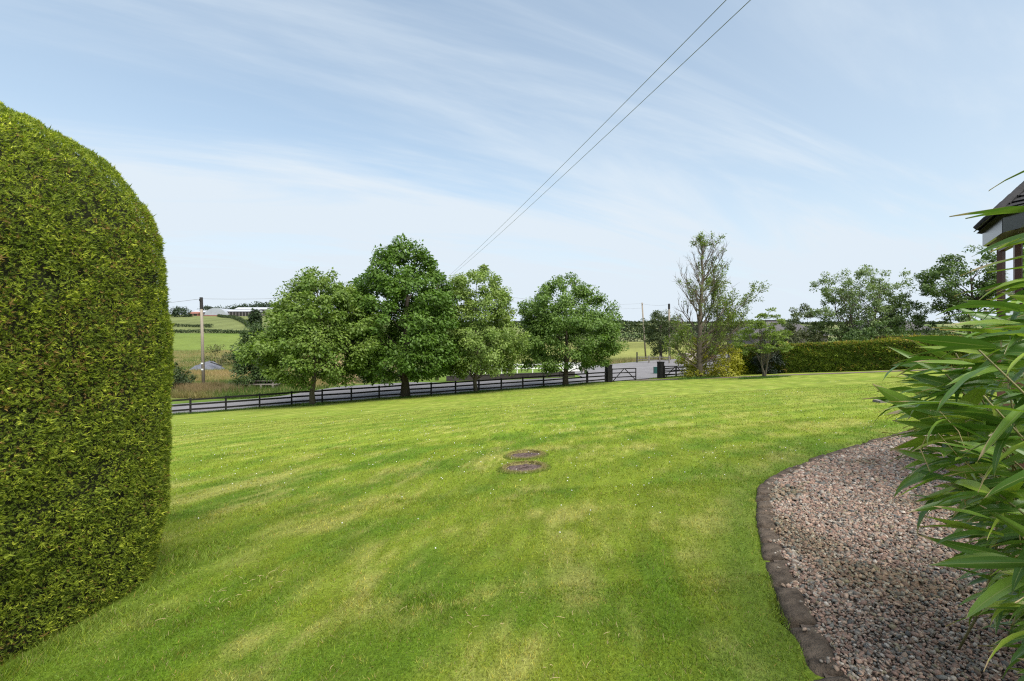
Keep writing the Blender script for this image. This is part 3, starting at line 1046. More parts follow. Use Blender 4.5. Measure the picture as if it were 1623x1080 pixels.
# ------------------------------------------------------------------ sparse garden conifer, shrubs, background trees
def bare_conifer():
    rs = np.random.RandomState(41)
    bx, by = 17.65, 45.4
    bz = gz(bx, by)
    H = 13.5
    root = empty('sparse_conifer', (bx, by, bz), 'tall half-bare conifer with grey branches and green tips near the gate', 'tree')
    trunk = MB()
    tp = curve_pts((bx, by, bz - .2), (bx + .35, by, bz + H * .93), (-.12, 0, 0), 10, .004, rs)
    trad = [.30 * (1 - .88 * i / 9) for i in range(10)]
    trunk.tube(tp, trad, 9)
    trunk.build('trunk', M['twig'], root, True)
    br = MB(); P, D, U = [], [], []

    def tat(f):
        i = min(8.999, f * 9); a = int(i)
        return np.array(tp[a]) * (1 - (i - a)) + np.array(tp[a + 1]) * (i - a)

    def grow(p, d, L, r, lvl, green):
        n = 5
        pts = [np.array(p)]
        dd = np.array(d, float)
        for i in range(n):
            dd = dd + np.array([0, 0, .16 if lvl < 2 else .05]) + rs.normal(size=3) * .09
            dd /= np.linalg.norm(dd)
            pts.append(pts[-1] + dd * L / n)
        br.tube(pts, [max(.005, r * (1 - .85 * i / n)) for i in range(n + 1)], 5 if lvl == 0 else 3, cap=False)
        if lvl < 2:
            k = int((6 if lvl == 0 else 4) * (1.0 + .5 * rs.rand()))
            for _ in range(k):
                f = .25 + .75 * rs.rand()
                i = min(n - 1, int(f * n)); q = pts[i] * (1 - (f * n - i)) + pts[i + 1] * (f * n - i)
                nd = nrm(pts[i + 1] - pts[i] + rs.normal(size=3) * np.array([.55, .55, .35]) * 0.0 + nrm(rs.normal(size=3)) * .75 * np.linalg.norm(pts[i + 1] - pts[i]))
                grow(q, nd, L * (.32 + .2 * rs.rand()), r * .45, lvl + 1, green)
        if lvl >= 1 and rs.rand() < green:
            for q, e in zip(pts[2:], np.diff(np.array(pts), axis=0)[1:]):
                m = 10 if lvl == 2 else 7
                P.append(np.repeat(q[None], m, 0) + rs.normal(size=(m, 3)) * .13); D.append(nrm(nrm(e)[None] * .5 + rdir(rs, m) + np.array([0, 0, .25]))); U.append(rs.rand(m))
    # open crown: long bare limbs up the left, foliage kept at the tips on the right and the very top
    for i in range(46):
        f = .10 + .84 * (i / 45)
        a = rs.rand() * 2 * math.pi
        ca = math.cos(a)
        prof = np.interp(f, [0, .15, .35, .55, .75, .9, 1], [3.0, 3.4, 3.6, 3.4, 2.6, 1.9, 1.2])
        L = prof * (1.0 + .45 * max(0, ca)) * (.75 + .35 * rs.rand()) * (0.8 + .2 * abs(ca))
        rise = np.interp(f, [0, .3, .6, 1], [.15, .45, .8, 1.3])
        d = nrm(np.array([ca, math.sin(a), rise]))
        green = .02 + .42 * max(0, ca) * smooth(f, .12, .4) * (1 - smooth(f, .5, .66)) + .30 * smooth(f, .88, .97)
        if f < .2: green = .35
        grow(tat(f), d, L, .085 * (1.15 - f * .6), 0, float(green))
    # two heavier limbs reaching to the right with their own foliage plates
    for f, d, L in ((.22, (.85, .1, .55), 5.6), (.30, (.75, -.2, .7), 5.4), (.16, (.9, -.1, .35), 5.0), (.36, (.55, .3, .85), 4.8), (.25, (.6, .25, .9), 5.0)):
        grow(tat(f), nrm(np.array(d)), L, .08, 0, .85)
    for f, d in ((.08, (-.8, -.2, .4)), (.1, (-.9, .1, .25)), (.12, (-.7, -.4, .6))):
        grow(tat(f), nrm(np.array(d)), 3.6, .05, 0, .25)
    br.build('branches', M['twig'], root)
    P = np.vstack(P); D = np.vstack(D); U = np.concatenate(U)
    n = len(P)
    L = .185 * (.6 + .8 * rs.rand(n))
    c = mixcol((.105, .160, .028), (.220, .275, .055), U)
    v, F, cc = leaves(P, D, rdir(rs, n) + np.array([0, 0, 1.0]), L, L * .42, c)
    o = fast('needles', v, F, M['leaf'], root, cc); o['kind'] = 'stuff'
    # dead brown twigs filling the lower right
    tw = MB()
    for i in range(200):
        f = .06 + .30 * rs.rand()
        p = tat(f) + np.array([rs.rand() ** .8 * 2.6 - .25, rs.normal() * .8, rs.rand() * .8 - .3])
        d = nrm(np.array([.7 + rs.normal() * .5, rs.normal() * .5, .55 + rs.normal() * .5]))
        l_ = .5 + rs.rand() * .8
        tw.tube([p, p + d * l_ * .5, p + (d + rs.normal(size=3) * .25) * l_], [.012, .009, .004], 3, cap=False)
    tw.build('dead_twigs', M['twig'], root)['kind'] = 'stuff'


bare_conifer()


def bush(name, label, x, y, w, h, n_leaf, lsize, ca, cb, seed, cat='shrub', group=None, z0=0.0, prof=None, clump=.4, depth=None, limbs=14, stems=4, n_clump=None, shell=.35, lobes=.25):
    return tree(name, label, (x, y), h, z0, prof or [(0, w * .42), (.25, w * .5), (.6, w * .44), (.85, w * .28), (1, w * .1)],
                n_clump or max(30, int(n_leaf / 90)), n_leaf, lsize, ca, cb, seed, group, tr=.06, clump=clump, cat=cat, limbs=limbs, stems=stems,
                spread=w * .22, shell=shell, lobes=lobes)


bush('golden_shrub', 'bright yellow-green shrub behind the trunk of the half-bare conifer', 19.4, 47.6, 6.6, 3.9, 12000, .17, (.17, .19, .014), (.46, .42, .03), 51, clump=.5)
tree('small_pine', 'small flat-topped pine with short forked pale trunk before the hedge', (20.0, 38.4), 5.3, 1.9,
     [(0, 1.5), (.2, 2.0), (.5, 1.7), (.8, 1.1), (1, .4)], 70, 5600, .15, (.115, .175, .030), (.220, .285, .058), 52, None, .13, .36, .35, limbs=50, stems=3, spread=.55, shell=.5, droop=-.2)
bush('dark_conifer_shrub', 'dark blue-green drooping conifer shrub at the end of the long low hedge', 24.6, 46.4, 2.6, 4.4, 6500, .15, (.014, .024, .016), (.034, .050, .032), 53, clump=.4,
     prof=[(0, 1.0), (.3, 1.3), (.6, .9), (.85, .5), (1, .15)])
tree('willow_tree', 'airy many-stemmed willow rising behind the long low hedge', (37.6, 52.5), 10.6, 2.5,
     [(0, 2.6), (.3, 3.9), (.6, 4.9), (.8, 4.4), (.93, 3.0), (1, 1.2)], 230, 17000, .20, (.110, .170, .055), (.220, .280, .105), 54, None, .20, .50, .8, limbs=150, stems=5, spread=2.6, shell=.25, lobes=.4)
bush('willow_shrub', 'pale rounded willow bush left of the airy many-stemmed willow', 33.3, 55.5, 4.8, 7.4, 6000, .20, (.095, .135, .05), (.175, .205, .095), 55, clump=.5, z0=2.4)
bush('willow_shrub', 'light green feathery bush right of the airy many-stemmed willow', 42.0, 51.5, 5.6, 7.0, 13000, .20, (.090, .145, .045), (.165, .22, .085), 56, clump=.55)
bush('mixed_shrub', 'dull brown-green thicket at the foot of the dark roof', 31.5, 54.0, 6.5, 4.6, 11000, .20, (.055, .070, .026), (.125, .135, .055), 57, clump=.5)
bush('mixed_shrub', 'mid green thicket below the airy many-stemmed willow', 36.8, 49.0, 7.0, 4.9, 13000, .20, (.065, .120, .034), (.145, .205, .068), 58, clump=.5)
bush('mixed_shrub', 'grey-green low thicket behind the hedge below the far slate roof', 43.0, 45.5, 7.0, 4.4, 12000, .19, (.085, .135, .042), (.170, .225, .085), 59, clump=.45)
bush('mixed_shrub', 'olive thicket behind the hedge nearest the bamboo', 44.5, 40.0, 7.0, 4.6, 11000, .19, (.095, .130, .034), (.185, .215, .064), 60, clump=.45)
tree('broadleaf_tree', 'dark spreading tree beside the bay window', (44.6, 47.0), 10.6, 4.6,
     [(0, 1.4), (.15, 2.8), (.4, 3.9), (.65, 3.6), (.85, 2.5), (1, .8)], 170, 16000, .21, (.062, .115, .026), (.130, .190, .048), 61, None, .24, .55, .6, limbs=34, bark='barkdark', lobes=.45, shell=.3)
tree('ivy_tree', 'bushy ivy-clad tree beside the leaning utility pole', (26.7, 87.0), 9.0, 1.2,
     [(0, 1.2), (.2, 1.9), (.5, 2.9), (.75, 2.7), (.92, 1.5), (1, .5)], 120, 9000, .26, (.040, .070, .022), (.110, .140, .048), 62, None, .3, .7, limbs=30)
bush('roadside_bush', 'big dark green bush beside the pole and nearest garden tree', -27.0, 51.5, 5.2, 6.4, 13000, .22, (.032, .066, .017), (.085, .130, .034), 63, clump=.7, limbs=20)
bush('roadside_bush', 'low dark round bush at the foot of the weathered pole', -34.0, 47.3, 4.6, 2.6, 7000, .18, (.028, .052, .016), (.075, .105, .035), 64, clump=.45)
bush('roadside_bush', 'dark understorey bush across the road behind the tallest tree', -15.5, 60.0, 11.0, 4.6, 9000, .22, (.030, .052, .018), (.075, .105, .035), 65, clump=.7)
bush('field_bush', 'small scrubby bush above the grey stone heap', -52.5, 87.0, 5.2, 4.2, 1500, .24, (.075, .09, .03), (.15, .16, .06), 66, clump=.6)
bush('red_shrub', 'reddish shrub behind the pale wall beyond the gate', 31.5, 80.0, 4.5, 2.6, 3000, .20, (.10, .055, .03), (.20, .10, .06), 67, clump=.5)


def far_tree(x, y, w, h, seed, label, n=1600):
    return bush('distant_tree', label, x, y, w, h, n, h * .13, (.022, .042, .020), (.055, .085, .034), seed, cat='tree', group='distant trees on the skyline',
                clump=w * .15, limbs=3, stems=1, n_clump=70)


for i, (px, yy, w, h, lab) in enumerate([
        (286, 430, 15, 9, 'lone round dark tree on the farm hilltop nearest the clipped hedge'),
        (328, 500, 16, 9, 'dark tree just left of the domed shed on the hilltop'),
        (343, 505, 14, 9, 'dark tree directly behind the domed shed'),
        (362, 500, 16, 9.5, 'dark tree between domed shed and long shed'),
        (377, 500, 18, 11, 'round dark tree behind the long shed, first of the row'),
        (391, 505, 20, 12, 'tall dark tree behind the middle of the long shed'),
        (408, 505, 20, 13, 'dark tree behind the far end of the long shed'),
        (425, 500, 22, 13, 'dark tree on the hilltop beside the nearest garden tree'),
        (404, 300, 7, 11, 'thin grey-green tree in the hedge line below the long shed')]):
    far_tree((px - 811) / 766 * yy, yy, w, h, 300 + i, lab)


# ------------------------------------------------------------------ hedgerows in the distance
def hedgerow(pts, h, w, seed, label, dens=14.0, ls=.5):
    rs = np.random.RandomState(seed)
    P = resample(np.array(pts, float), 1.5)
    n = int(len(P) * dens * 6)
    i = rs.randint(0, len(P), n)
    q = P[i] + rs.normal(size=(n, 2)) * w * .4
    ht = h * (.55 + .7 * fbm(q[:, 0] / 14 + seed, q[:, 1] / 14, 2))
    z = ground_z(q[:, 0], q[:, 1]) + ht * rs.rand(n) ** .7
    pos = np.c_[q, z]
    L = ls * (.6 + .7 * rs.rand(n))
    c = mixcol((.030, .050, .020), (.075, .100, .036), rs.rand(n))
    v, F, cc = leaves(pos, rdir(rs, n), rdir(rs, n) + np.array([0, -.6, .6]), L, L * .8, c)
    root = empty('hedgerow', (P[0][0], P[0][1], gz(*P[0])), label, 'hedgerow', 'hedgerows between the far fields')
    o = fast('foliage', v, F, M['leaf'], root, cc); o['kind'] = 'stuff'


def PX(px, y): return ((px - 811) / 766 * y, y)


hedgerow([PX(210, 222), PX(330, 222), PX(395, 214)], 1.7, 1.4, 401, 'lower dark hedgerow above the bright green field')
hedgerow([PX(210, 298), PX(300, 298), PX(334, 290)], 1.9, 1.4, 402, 'upper short dark hedgerow on the farm hill')
hedgerow([PX(346, 440), PX(368, 400), PX(390, 320), PX(410, 245)], 2.2, 1.8, 403, 'diagonal hedgerow climbing to the domed shed', 9, .7)
hedgerow([PX(880, 205), PX(985, 200), PX(1100, 200), PX(1260, 190)], 3.6, 3.0, 404, 'dark hedgerow across the back of the pale field', 16, .6)
hedgerow([PX(860, 420), PX(1000, 400), PX(1200, 390)], 5.5, 4.5, 405, 'second hedgerow low on the far hillside', 7, 1.5)
hedgerow([PX(700, 700), PX(1000, 680), PX(1300, 640)], 4.5, 6, 406, 'third hedgerow high on the far hillside', 4, 3.0)
hedgerow([PX(600, 1250), PX(1000, 1180), PX(1500, 1150)], 6, 12, 407, 'topmost hedgerow along the far skyline', 4, 5.0)


# ------------------------------------------------------------------ farm on the hill
def arched_shed():
    y = 455; x0, _ = PX(323.5, y); x1, _ = PX(358, y)
    c = (x0 + x1) / 2; w = (x1 - x0) / 2; z = gz(c, y) - 1.0
    root = empty('arched_shed', (c, y, z), 'grey domed sheet-metal farm shed on the hilltop', 'shed')
    m = MB()
    prof = [(c + w * math.cos(a), z + 1.6 + 7.2 * math.sin(a)) for a in np.linspace(0, math.pi, 25)]
    front = [(x, y, zz_) for x, zz_ in prof]; back = [(x, y + 30, zz_) for x, zz_ in prof]
    m.add(front + back, [(i, i + 1, 26 + i, 25 + i) for i in range(24)])
    m.build('roof', M['metal'], root, True)
    m = MB(); m.poly([(x, y + .05, zz_) for x, zz_ in prof] + [(c - w, y + .05, z), (c + w, y + .05, z)]); m.build('end_wall', M['metal'], root)
    m = MB(); m.box((c - w * .1, y - .4, z + .9), (w * .85, .3, 1.1)); m.build('skirting_wall', M['rust'], root)
    for k in range(5):
        m = MB(); m.box((c - w * .7 + k * w * .35, y - .05, z + 3.0), (.10, .06, 2.0)); m.build('rib', M['shedroof'], root)


def gable_shed(px0, px1, y, hw, hr, dep, label, wall, roofm, nopen=0):
    x0, _ = PX(px0, y); x1, _ = PX(px1, y); z = gz((x0 + x1) / 2, y) - .6
    root = empty('farm_shed', ((x0 + x1) / 2, y, z), label, 'shed', 'farm buildings on the hilltop')
    m = MB(); m.prism([(x0, y), (x1, y), (x1, y + dep), (x0, y + dep)], z - 1, z + hw); m.build('wall', wall, root)
    m = MB(); e = .6
    m.add([(x0 - e, y - e, z + hw), (x1 + e, y - e, z + hw), (x1 + e, y + dep / 2, z + hr), (x0 - e, y + dep / 2, z + hr), (x1 + e, y + dep + e, z + hw), (x0 - e, y + dep + e, z + hw)],
          [(0, 1, 2, 3), (3, 2, 4, 5), (0, 3, 5), (1, 4, 2)])
    m.build('roof', roofm, root)
    for k in range(nopen):
        f = (k + .5) / nopen
        m = MB(); m.box((x0 + (x1 - x0) * f, y - .04, z + hw * .48), ((x1 - x0) / nopen * .33, .05, hw * .40)); m.build('opening', M['poletop'], root)


arched_shed()
gable_shed(358.5, 404, 460, 5.2, 7.4, 16, 'long low farm shed with open bays beside the domed shed', M['shed'], M['shedroof'], 9)
gable_shed(372, 430, 480, 7.2, 9.6, 14, 'second long pale-roofed shed behind the long low farm shed', M['shed'], M['shedroof'], 6)
gable_shed(298, 313, 452, 2.6, 4.6, 8, 'small rusty red outbuilding left of the domed shed', M['rust'], M['rust'], 2)
gable_shed(305, 323, 462, 4.0, 6.0, 10, 'small grey outbuilding between the red one and the domed shed', M['shed'], M['shedroof'], 2)


# ------------------------------------------------------------------ across the road
def stone_heap():
    rs = np.random.RandomState(71)
    y = 78; x0, _ = PX(299, y); x1, _ = PX(357, y); cx_ = (x0 + x1) / 2; w = (x1 - x0) / 2
    V = []; F = []
    n, m_ = 26, 9
    z = gz(cx_, y)
    for j in range(m_):
        for i in range(n):
            a = 2 * math.pi * i / n; r = 1 - j / (m_ - 1)
            rr = r * (1 + .12 * rs.normal() * (j > 0) * .5)
            V.append((cx_ + w * rr * math.cos(a) + .3 * (1 - r), y + 2.2 * rr * math.sin(a), z - .2 + 1.45 * (1 - r ** 1.5) + rs.normal() * .07 + .25 * math.cos(a) * r * (1 - r)))
    for j in range(m_ - 1):
        for i in range(n):
            F.append((j * n + i, j * n + (i + 1) % n, (j + 1) * n + (i + 1) % n, (j + 1) * n + i))
    o = fast('stone_heap', np.array(V), np.array(F), M['heap'], smooth_=True)
    tag(o, 'grey heap of stone chippings in the tan rough field', 'heap')
    m = MB(); m.bar((cx_ + w * .45, y - 1.3, z + 1.25), (cx_ + w * 1.12, y - 1.5, z + .62), .22, .10)
    o = m.build('timber_plank', M['poletop'])
    tag(o, 'dark plank lying on the side of the grey stone heap', 'plank')


stone_heap()


def pallet(px, y):
    x, _ = PX(px, y); z = gz(x, y)
    root = empty('timber_pile', (x, y, z), 'low grey timber platform under the dark green roadside bush', 'timber')
    for k in range(3):
        m = MB(); m.box((x, y + k * .5 - .5, z + .38), (1.5, .18, .04), .05); m.build('plank', M['wood'], root)
    for k in range(3):
        m = MB(); m.box((x - 1.2 + 1.2 * k, y, z + .12), (.09, .7, .22), .05); m.build('bearer', M['wood'], root)
    for k in range(2):
        m = MB(); m.box((x, y + k * .5 - .1, z + .72), (1.3, .16, .03), .02); m.build('upper_plank', M['wood'], root)
    for k in range(2):
        m = MB(); m.box((x - 1.0 + 2.0 * k, y + .15, z + .55), (.07, .3, .15), .02); m.build('upper_bearer', M['wood'], root)


pallet(418, 50.0)


def low_wall():
    # low dark wall along the far verge with the white rails on the grass behind
    a = np.array([-7.6, 56.0]); b = np.array([7.6, 58.5])
    root = empty('low_wall', (a[0], a[1], gz(*a)), 'low dark wall along the far side of the road', 'wall')
    m = MB()
    ns = 8
    for k in range(ns):
        m = MB()
        p = a + (b - a) * k / ns; q = a + (b - a) * ((k + 1) / ns - .003)
        za, zb = gz(*p), gz(*q)
        z0 = min(za, zb)
        m.bar((p[0], p[1], za + .05), (q[0], q[1], zb + .05), .35, 1.0)
        m.build('wall_section', M['darkwall'], root)
        m = MB(); m.bar((p[0], p[1], za + .58), (q[0], q[1], zb + .58), .42, .06); m.build('coping', M['darkwall'], root)
    # white rails
    c0 = np.array([-9.5, 61.5]); d0 = np.array([6.8, 64.5])
    r2 = empty('white_rail_fence', (c0[0], c0[1], gz(*c0)), 'white two-rail fence on the grass behind the low dark wall', 'fence')
    n = 9
    P = [c0 + (d0 - c0) * i / (n - 1) for i in range(n)]
    for p in P:
        m = MB(); m.box((p[0], p[1], gz(*p) + .55), (.07, .07, .75)); m.build('post', M['white'], r2)
    for p, q in zip(P[:-1], P[1:]):
        for h in (1.12, .62):
            m = MB(); m.bar((p[0], p[1] - .1, gz(*p) + h), (q[0], q[1] - .1, gz(*q) + h), .05, .16); m.build('rail', M['white'], r2)
    for i in range(5):
        p = np.array([-9.0 + 2.1 * i, 59.2 + .35 * i])
        m = MB(); z = gz(*p); m.box((p[0], p[1], z + .3), (.08, .08, .42))
        m.box((p[0], p[1], z + .75), (.13, .13, .03))
        if True:
            o = m.build('white_marker_post', M['white'])
            tag(o, ['white marker post nearest the tallest tree trunk', 'second white marker post behind the low wall', 'third white marker post behind the low wall',
                    'fourth white marker post behind the low wall', 'white marker post behind the broad tree trunk'][i], 'post', 'white marker posts')
    # pale entrance wall and pier
    x, y = PX(908, 66)
    z = gz(x, y)
    r3 = empty('entrance_wall', (x, y, z), 'pale rendered wall with pier behind the broad tree trunk', 'wall')
    m = MB(); m.box((x, y, z + .5), (1.1, .12, .7)); m.build('panel', M['white'], r3)
    m = MB(); m.box((x + 1.35, y, z + .7), (.22, .22, .95)); m.build('pier', M['pink'], r3)
    m = MB(); m.box((x - 1.3, y, z + .6), (.17, .17, .8)); m.build('pier', M['white'], r3)
    m = MB(); m.box((x + 1.35, y, z + 1.69), (.27, .27, .05)); m.build('pier_cap', M['pink'], r3)


low_wall()


def roadside_bits():
    x, y = PX(1093, 78); z = gz(x, y)
    root = empty('pale_wall', (x, y, z), 'pale grey concrete wall beyond the open gate', 'wall')
    m = MB(); m.box((x, y, z + .5), (2.0, .15, .95), .1); m.build('panel', M['pink'], root)
    m = MB(); m.box((x, y, z + 1.48), (2.05, .19, .04), .1); m.build('coping', M['pink'], root)
    x, y = PX(1039, 60); z = gz(x, y)
    root = empty('green_box', (x, y, z), 'small green plastic box standing behind the gate pillar', 'box')
    m = MB(); m.box((x, y, z + .35), (.26, .2, .42)); m.build('body', M['greenbox'], root)
    m = MB(); m.box((x, y, z + .80), (.29, .23, .035)); m.build('lid', M['greenbox'], root)
    # old rail fence in the rough grass across the junction
    pts = [PX(1009, 80), PX(1028, 79), PX(1045, 78), PX(1060, 77)]
    r = empty('old_rail_fence', (pts[0][0], pts[0][1], gz(*pts[0])), 'old grey rail fence in dry grass beyond the gate opening', 'fence')
    for i, p in enumerate(pts):
        m = MB(); m.box((p[0], p[1], gz(*p) + (.8 if i == 0 else .55)), (.09, .09, .95 if i == 0 else .65)); m.build('post', M['wood'] if i else M['poletop'], r)
    for p, q in zip(pts[:-1], pts[1:]):
        for h in (.95, .5):
            m = MB(); m.bar((p[0], p[1], gz(*p) + h), (q[0], q[1], gz(*q) + h), .06, .13); m.build('rail', M['wood'], r)


roadside_bits()


def bungalow(px0, px1, y, ridge_py, eave_py, label, seed):
    x0, _ = PX(px0, y); x1, _ = PX(px1, y); z = gz((x0 + x1) / 2, y)
    zr = EYE + (532 - ridge_py) / 766 * (y + 4); ze = EYE + (532 - eave_py) / 766 * y
    root = empty('bungalow', ((x0 + x1) / 2, y, z), label, 'house', 'houses behind the boundary hedge')
    m = MB(); m.prism([(x0, y), (x1, y), (x1, y + 8), (x0, y + 8)], z - 2, ze); m.build('wall', M['shed'], root)
    m = MB(); hip = 3.0
    m.add([(x0 - .5, y - .5, ze), (x1 + .5, y - .5, ze), (x1 + .5, y + 8.5, ze), (x0 - .5, y + 8.5, ze), (x0 + hip, y + 4, zr), (x1 - hip, y + 4, zr)],
          [(0, 1, 5, 4), (1, 2, 5), (2, 3, 4, 5), (3, 0, 4)])
    m.build('roof', M['roof'], root)
    m = MB(); m.bar((x0 + hip, y + 4, zr + .05), (x1 - hip, y + 4, zr + .05), .3, .16); m.build('ridge_tile', M['ridge'], root)


bungalow(1195, 1312, 64, 509, 532, 'bungalow with dark hipped roof behind the dull thicket', 1)
bungalow(1395, 1480, 70, 502, 524, 'bungalow with grey hipped roof behind the pale willow bushes', 2)


# ------------------------------------------------------------------ gravel bed and its edging
def build_bed():
    K = KERB
    inner = K + KN * 0.16
    # soil sheet under the stones, from the kerb to the house side
    V = []; m = 14
    for i in range(0, len(K), 3):
        for j in range(m):
            p = K[i] + KN[i] * (0.06 + 0.0) + np.array([1.0, -0.28]) * (5.5 * j / (m - 1))
            V.append((p[0], p[1], float(lawn_z(*p)) + .012))
    n = len(V) // m
    i = (np.arange(n - 1)[:, None] * m + np.arange(m - 1)[None]).ravel()
    tag(fast('gravel_bed', np.array(V), np.c_[i, i + 1, i + m + 1, i + m], M['gravelbed'], smooth_=True), kind='structure')
    rs = np.random.RandomState(81)
    # edging blocks
    root = empty('stone_edging', (K[0][0], K[0][1], gz(*K[0])), 'curved dark stone edging between lawn and gravel bed', 'edging')
    d = np.r_[0, np.cumsum(np.linalg.norm(np.diff(K, axis=0), axis=1))]
    pos = .1
    while pos < d[-1] - .5:
        L = rs.uniform(.36, .50)
        if 4.3 < pos < 7.0: L = rs.uniform(.22, .34)
        a, b = pos, pos + L - .026
        nx, ny = 9, 6
        vv = []
        dz = rs.normal() * .006; tilt = rs.normal() * .02; sh = rs.normal() * .006
        top = []
        for iu in range(nx):
            for iv in range(ny):
                s_ = a + (b - a) * iu / (nx - 1); w_ = 0.150 * iv / (ny - 1)
                x = np.interp(s_, d, K[:, 0]); y = np.interp(s_, d, K[:, 1])
                kx = np.interp(s_, d, KN[:, 0]); ky = np.interp(s_, d, KN[:, 1])
                ed = min(iu, nx - 1 - iu, iv, ny - 1 - iv)
                hgt = .036 + dz + tilt * (iv / (ny - 1) - .5) - (.020 if ed == 0 else 0) + (float(vnoise(s_ * 30, w_ * 60)) - .5) * .012 + (float(vnoise(s_ * 9, w_ * 14 + 4)) - .5) * .010
                px_ = x + kx * (w_ + sh + (float(vnoise(s_ * 14, w_ * 30 + 3)) - .5) * .014 * (ed == 0)); py_ = y + ky * (w_ + sh)
                top.append((px_, py_, float(lawn_z(px_, py_)) + hgt))
        V = list(top); F = []
        for iu in range(nx - 1):
            for iv in range(ny - 1):
                q = iu * ny + iv
                F.append((q, q + ny, q + ny + 1, q + 1))
        ring = [iu * ny for iu in range(nx)] + [(nx - 1) * ny + iv for iv in range(1, ny)] + [iu * ny + ny - 1 for iu in range(nx - 2, -1, -1)] + [iv for iv in range(ny - 2, 0, -1)]
        bi = len(V)
        V += [(V[r_][0], V[r_][1], V[r_][2] - .12) for r_ in ring]
        for k in range(len(ring)):
            k2 = (k + 1) % len(ring)
            F.append((ring[k], bi + k, bi + k2, ring[k2]))
        mb = MB(); mb.add(V, [f[::-1] for f in F]); mb.build('edging_block', M['stone'], root, True)
        pos += L
    # loose stones: rounded ones close by, plainer chips farther off
    t = (1 + 5 ** .5) / 2
    ico = nrm(np.array([(-1, t, 0), (1, t, 0), (-1, -t, 0), (1, -t, 0), (0, -1, t), (0, 1, t), (0, -1, -t), (0, 1, -t), (t, 0, -1), (t, 0, 1), (-t, 0, -1), (-t, 0, 1)], float))
    icf = np.array([(0, 11, 5), (0, 5, 1), (0, 1, 7), (0, 7, 10), (0, 10, 11), (1, 5, 9), (5, 11, 4), (11, 10, 2), (10, 7, 6), (7, 1, 8), (3, 9, 4), (3, 4, 2), (3, 2, 6), (3, 6, 8), (3, 8, 9), (4, 9, 5), (2, 4, 11), (6, 2, 10), (8, 6, 7), (9, 8, 1)])
    cub = np.array([(a, b, c) for a in (-1, 1) for b in (-1, 1) for c in (-1, 1)], float) * .72
    cuf = np.array([(0, 1, 3), (0, 3, 2), (4, 6, 7), (4, 7, 5), (0, 4, 5), (0, 5, 1), (2, 3, 7), (2, 7, 6), (0, 2, 6), (0, 6, 4), (1, 5, 7), (1, 7, 3)])
    icf = icf[ico[icf].mean(1)[:, 2] > -.55]            # undersides bedded in the ground are left off
    cuf = cuf[cub[cuf].mean(1)[:, 2] > -.7]
    pal = np.array([(.30, .20, .165), (.36, .265, .215), (.25, .165, .14), (.21, .185, .17), (.16, .155, .15), (.33, .29, .26), (.44, .39, .36), (.18, .13, .105), (.25, .215, .155), (.105, .105, .11)])
    VL, FL, CL = [], [], []
    base = 0

    def rot(B, a, i, j):
        c, s_ = np.cos(a)[:, None], np.sin(a)[:, None]
        X = B[..., i] * c - B[..., j] * s_; Y = B[..., i] * s_ + B[..., j] * c
        B[..., i] = X; B[..., j] = Y

    for y0, y1, dens, size, bv, bf in ((1.3, 3.0, 6300, .0078, ico, icf), (3.0, 5.2, 4300, .0088, cub, cuf), (5.2, 9.4, 1900, .0128, cub, cuf)):
        x1 = 1.13 * y1
        n = int(dens * (y1 - y0) * (x1 - 1.0))
        x = rs.uniform(1.0, x1, n); y = rs.uniform(y0, y1, n)
        kd = -kerb_dist(x, y)
        k = (kd > .150 + (rs.rand(n) > .02) * .008) & (kd < 3.6) & (x / y < 1.13)
        x, y = x[k], y[k]
        n = len(x)
        sz = np.clip(rs.lognormal(math.log(size), .33, n), size * .5, size * 2.1)
        ax = np.stack([sz * rs.uniform(.9, 1.7, n), sz * rs.uniform(.75, 1.15, n), sz * rs.uniform(.45, .8, n)], 1)
        B = bv[None] * (1 + rs.normal(size=(n, len(bv), 1)) * .14) * ax[:, None, :]
        rot(B, rs.normal(size=n) * .45, 0, 2); rot(B, rs.normal(size=n) * .45, 1, 2); rot(B, rs.rand(n) * 2 * np.pi, 0, 1)
        z = lawn_z(x, y) + .012 + ax[:, 2] * .5 + rs.rand(n) ** 2 * .016 + .010 * fbm(x * 4, y * 4, 2)
        V = B + np.stack([x, y, z], 1)[:, None]
        F = bf[None] + (np.arange(n) * len(bv))[:, None, None]
        ci = rs.choice(len(pal), n, p=[.20, .18, .14, .12, .08, .10, .05, .06, .05, .02])
        col = pal[ci] * np.array([1.06, 1.04, .96]) * (.7 + .5 * rs.rand(n))[:, None]
        damp = smooth(fbm(x * 1.6 + 3, y * 1.6 + 8, 3), .52, .72)[:, None]
        col = col * (1 - .30 * damp) * (1 - damp * np.array([.0, -.02, .10]))
        VL.append(V.reshape(-1, 3)); FL.append(F.reshape(-1, 3) + base); CL.append(np.repeat(col, len(bv), 0)); base += n * len(bv)
    o = fast('gravel', np.vstack(VL), np.vstack(FL), M['gravel'], col=np.vstack(CL))
    tag(o, 'pinkish brown gravel filling the bed beside the lawn', 'gravel', kind='stuff')


build_bed()


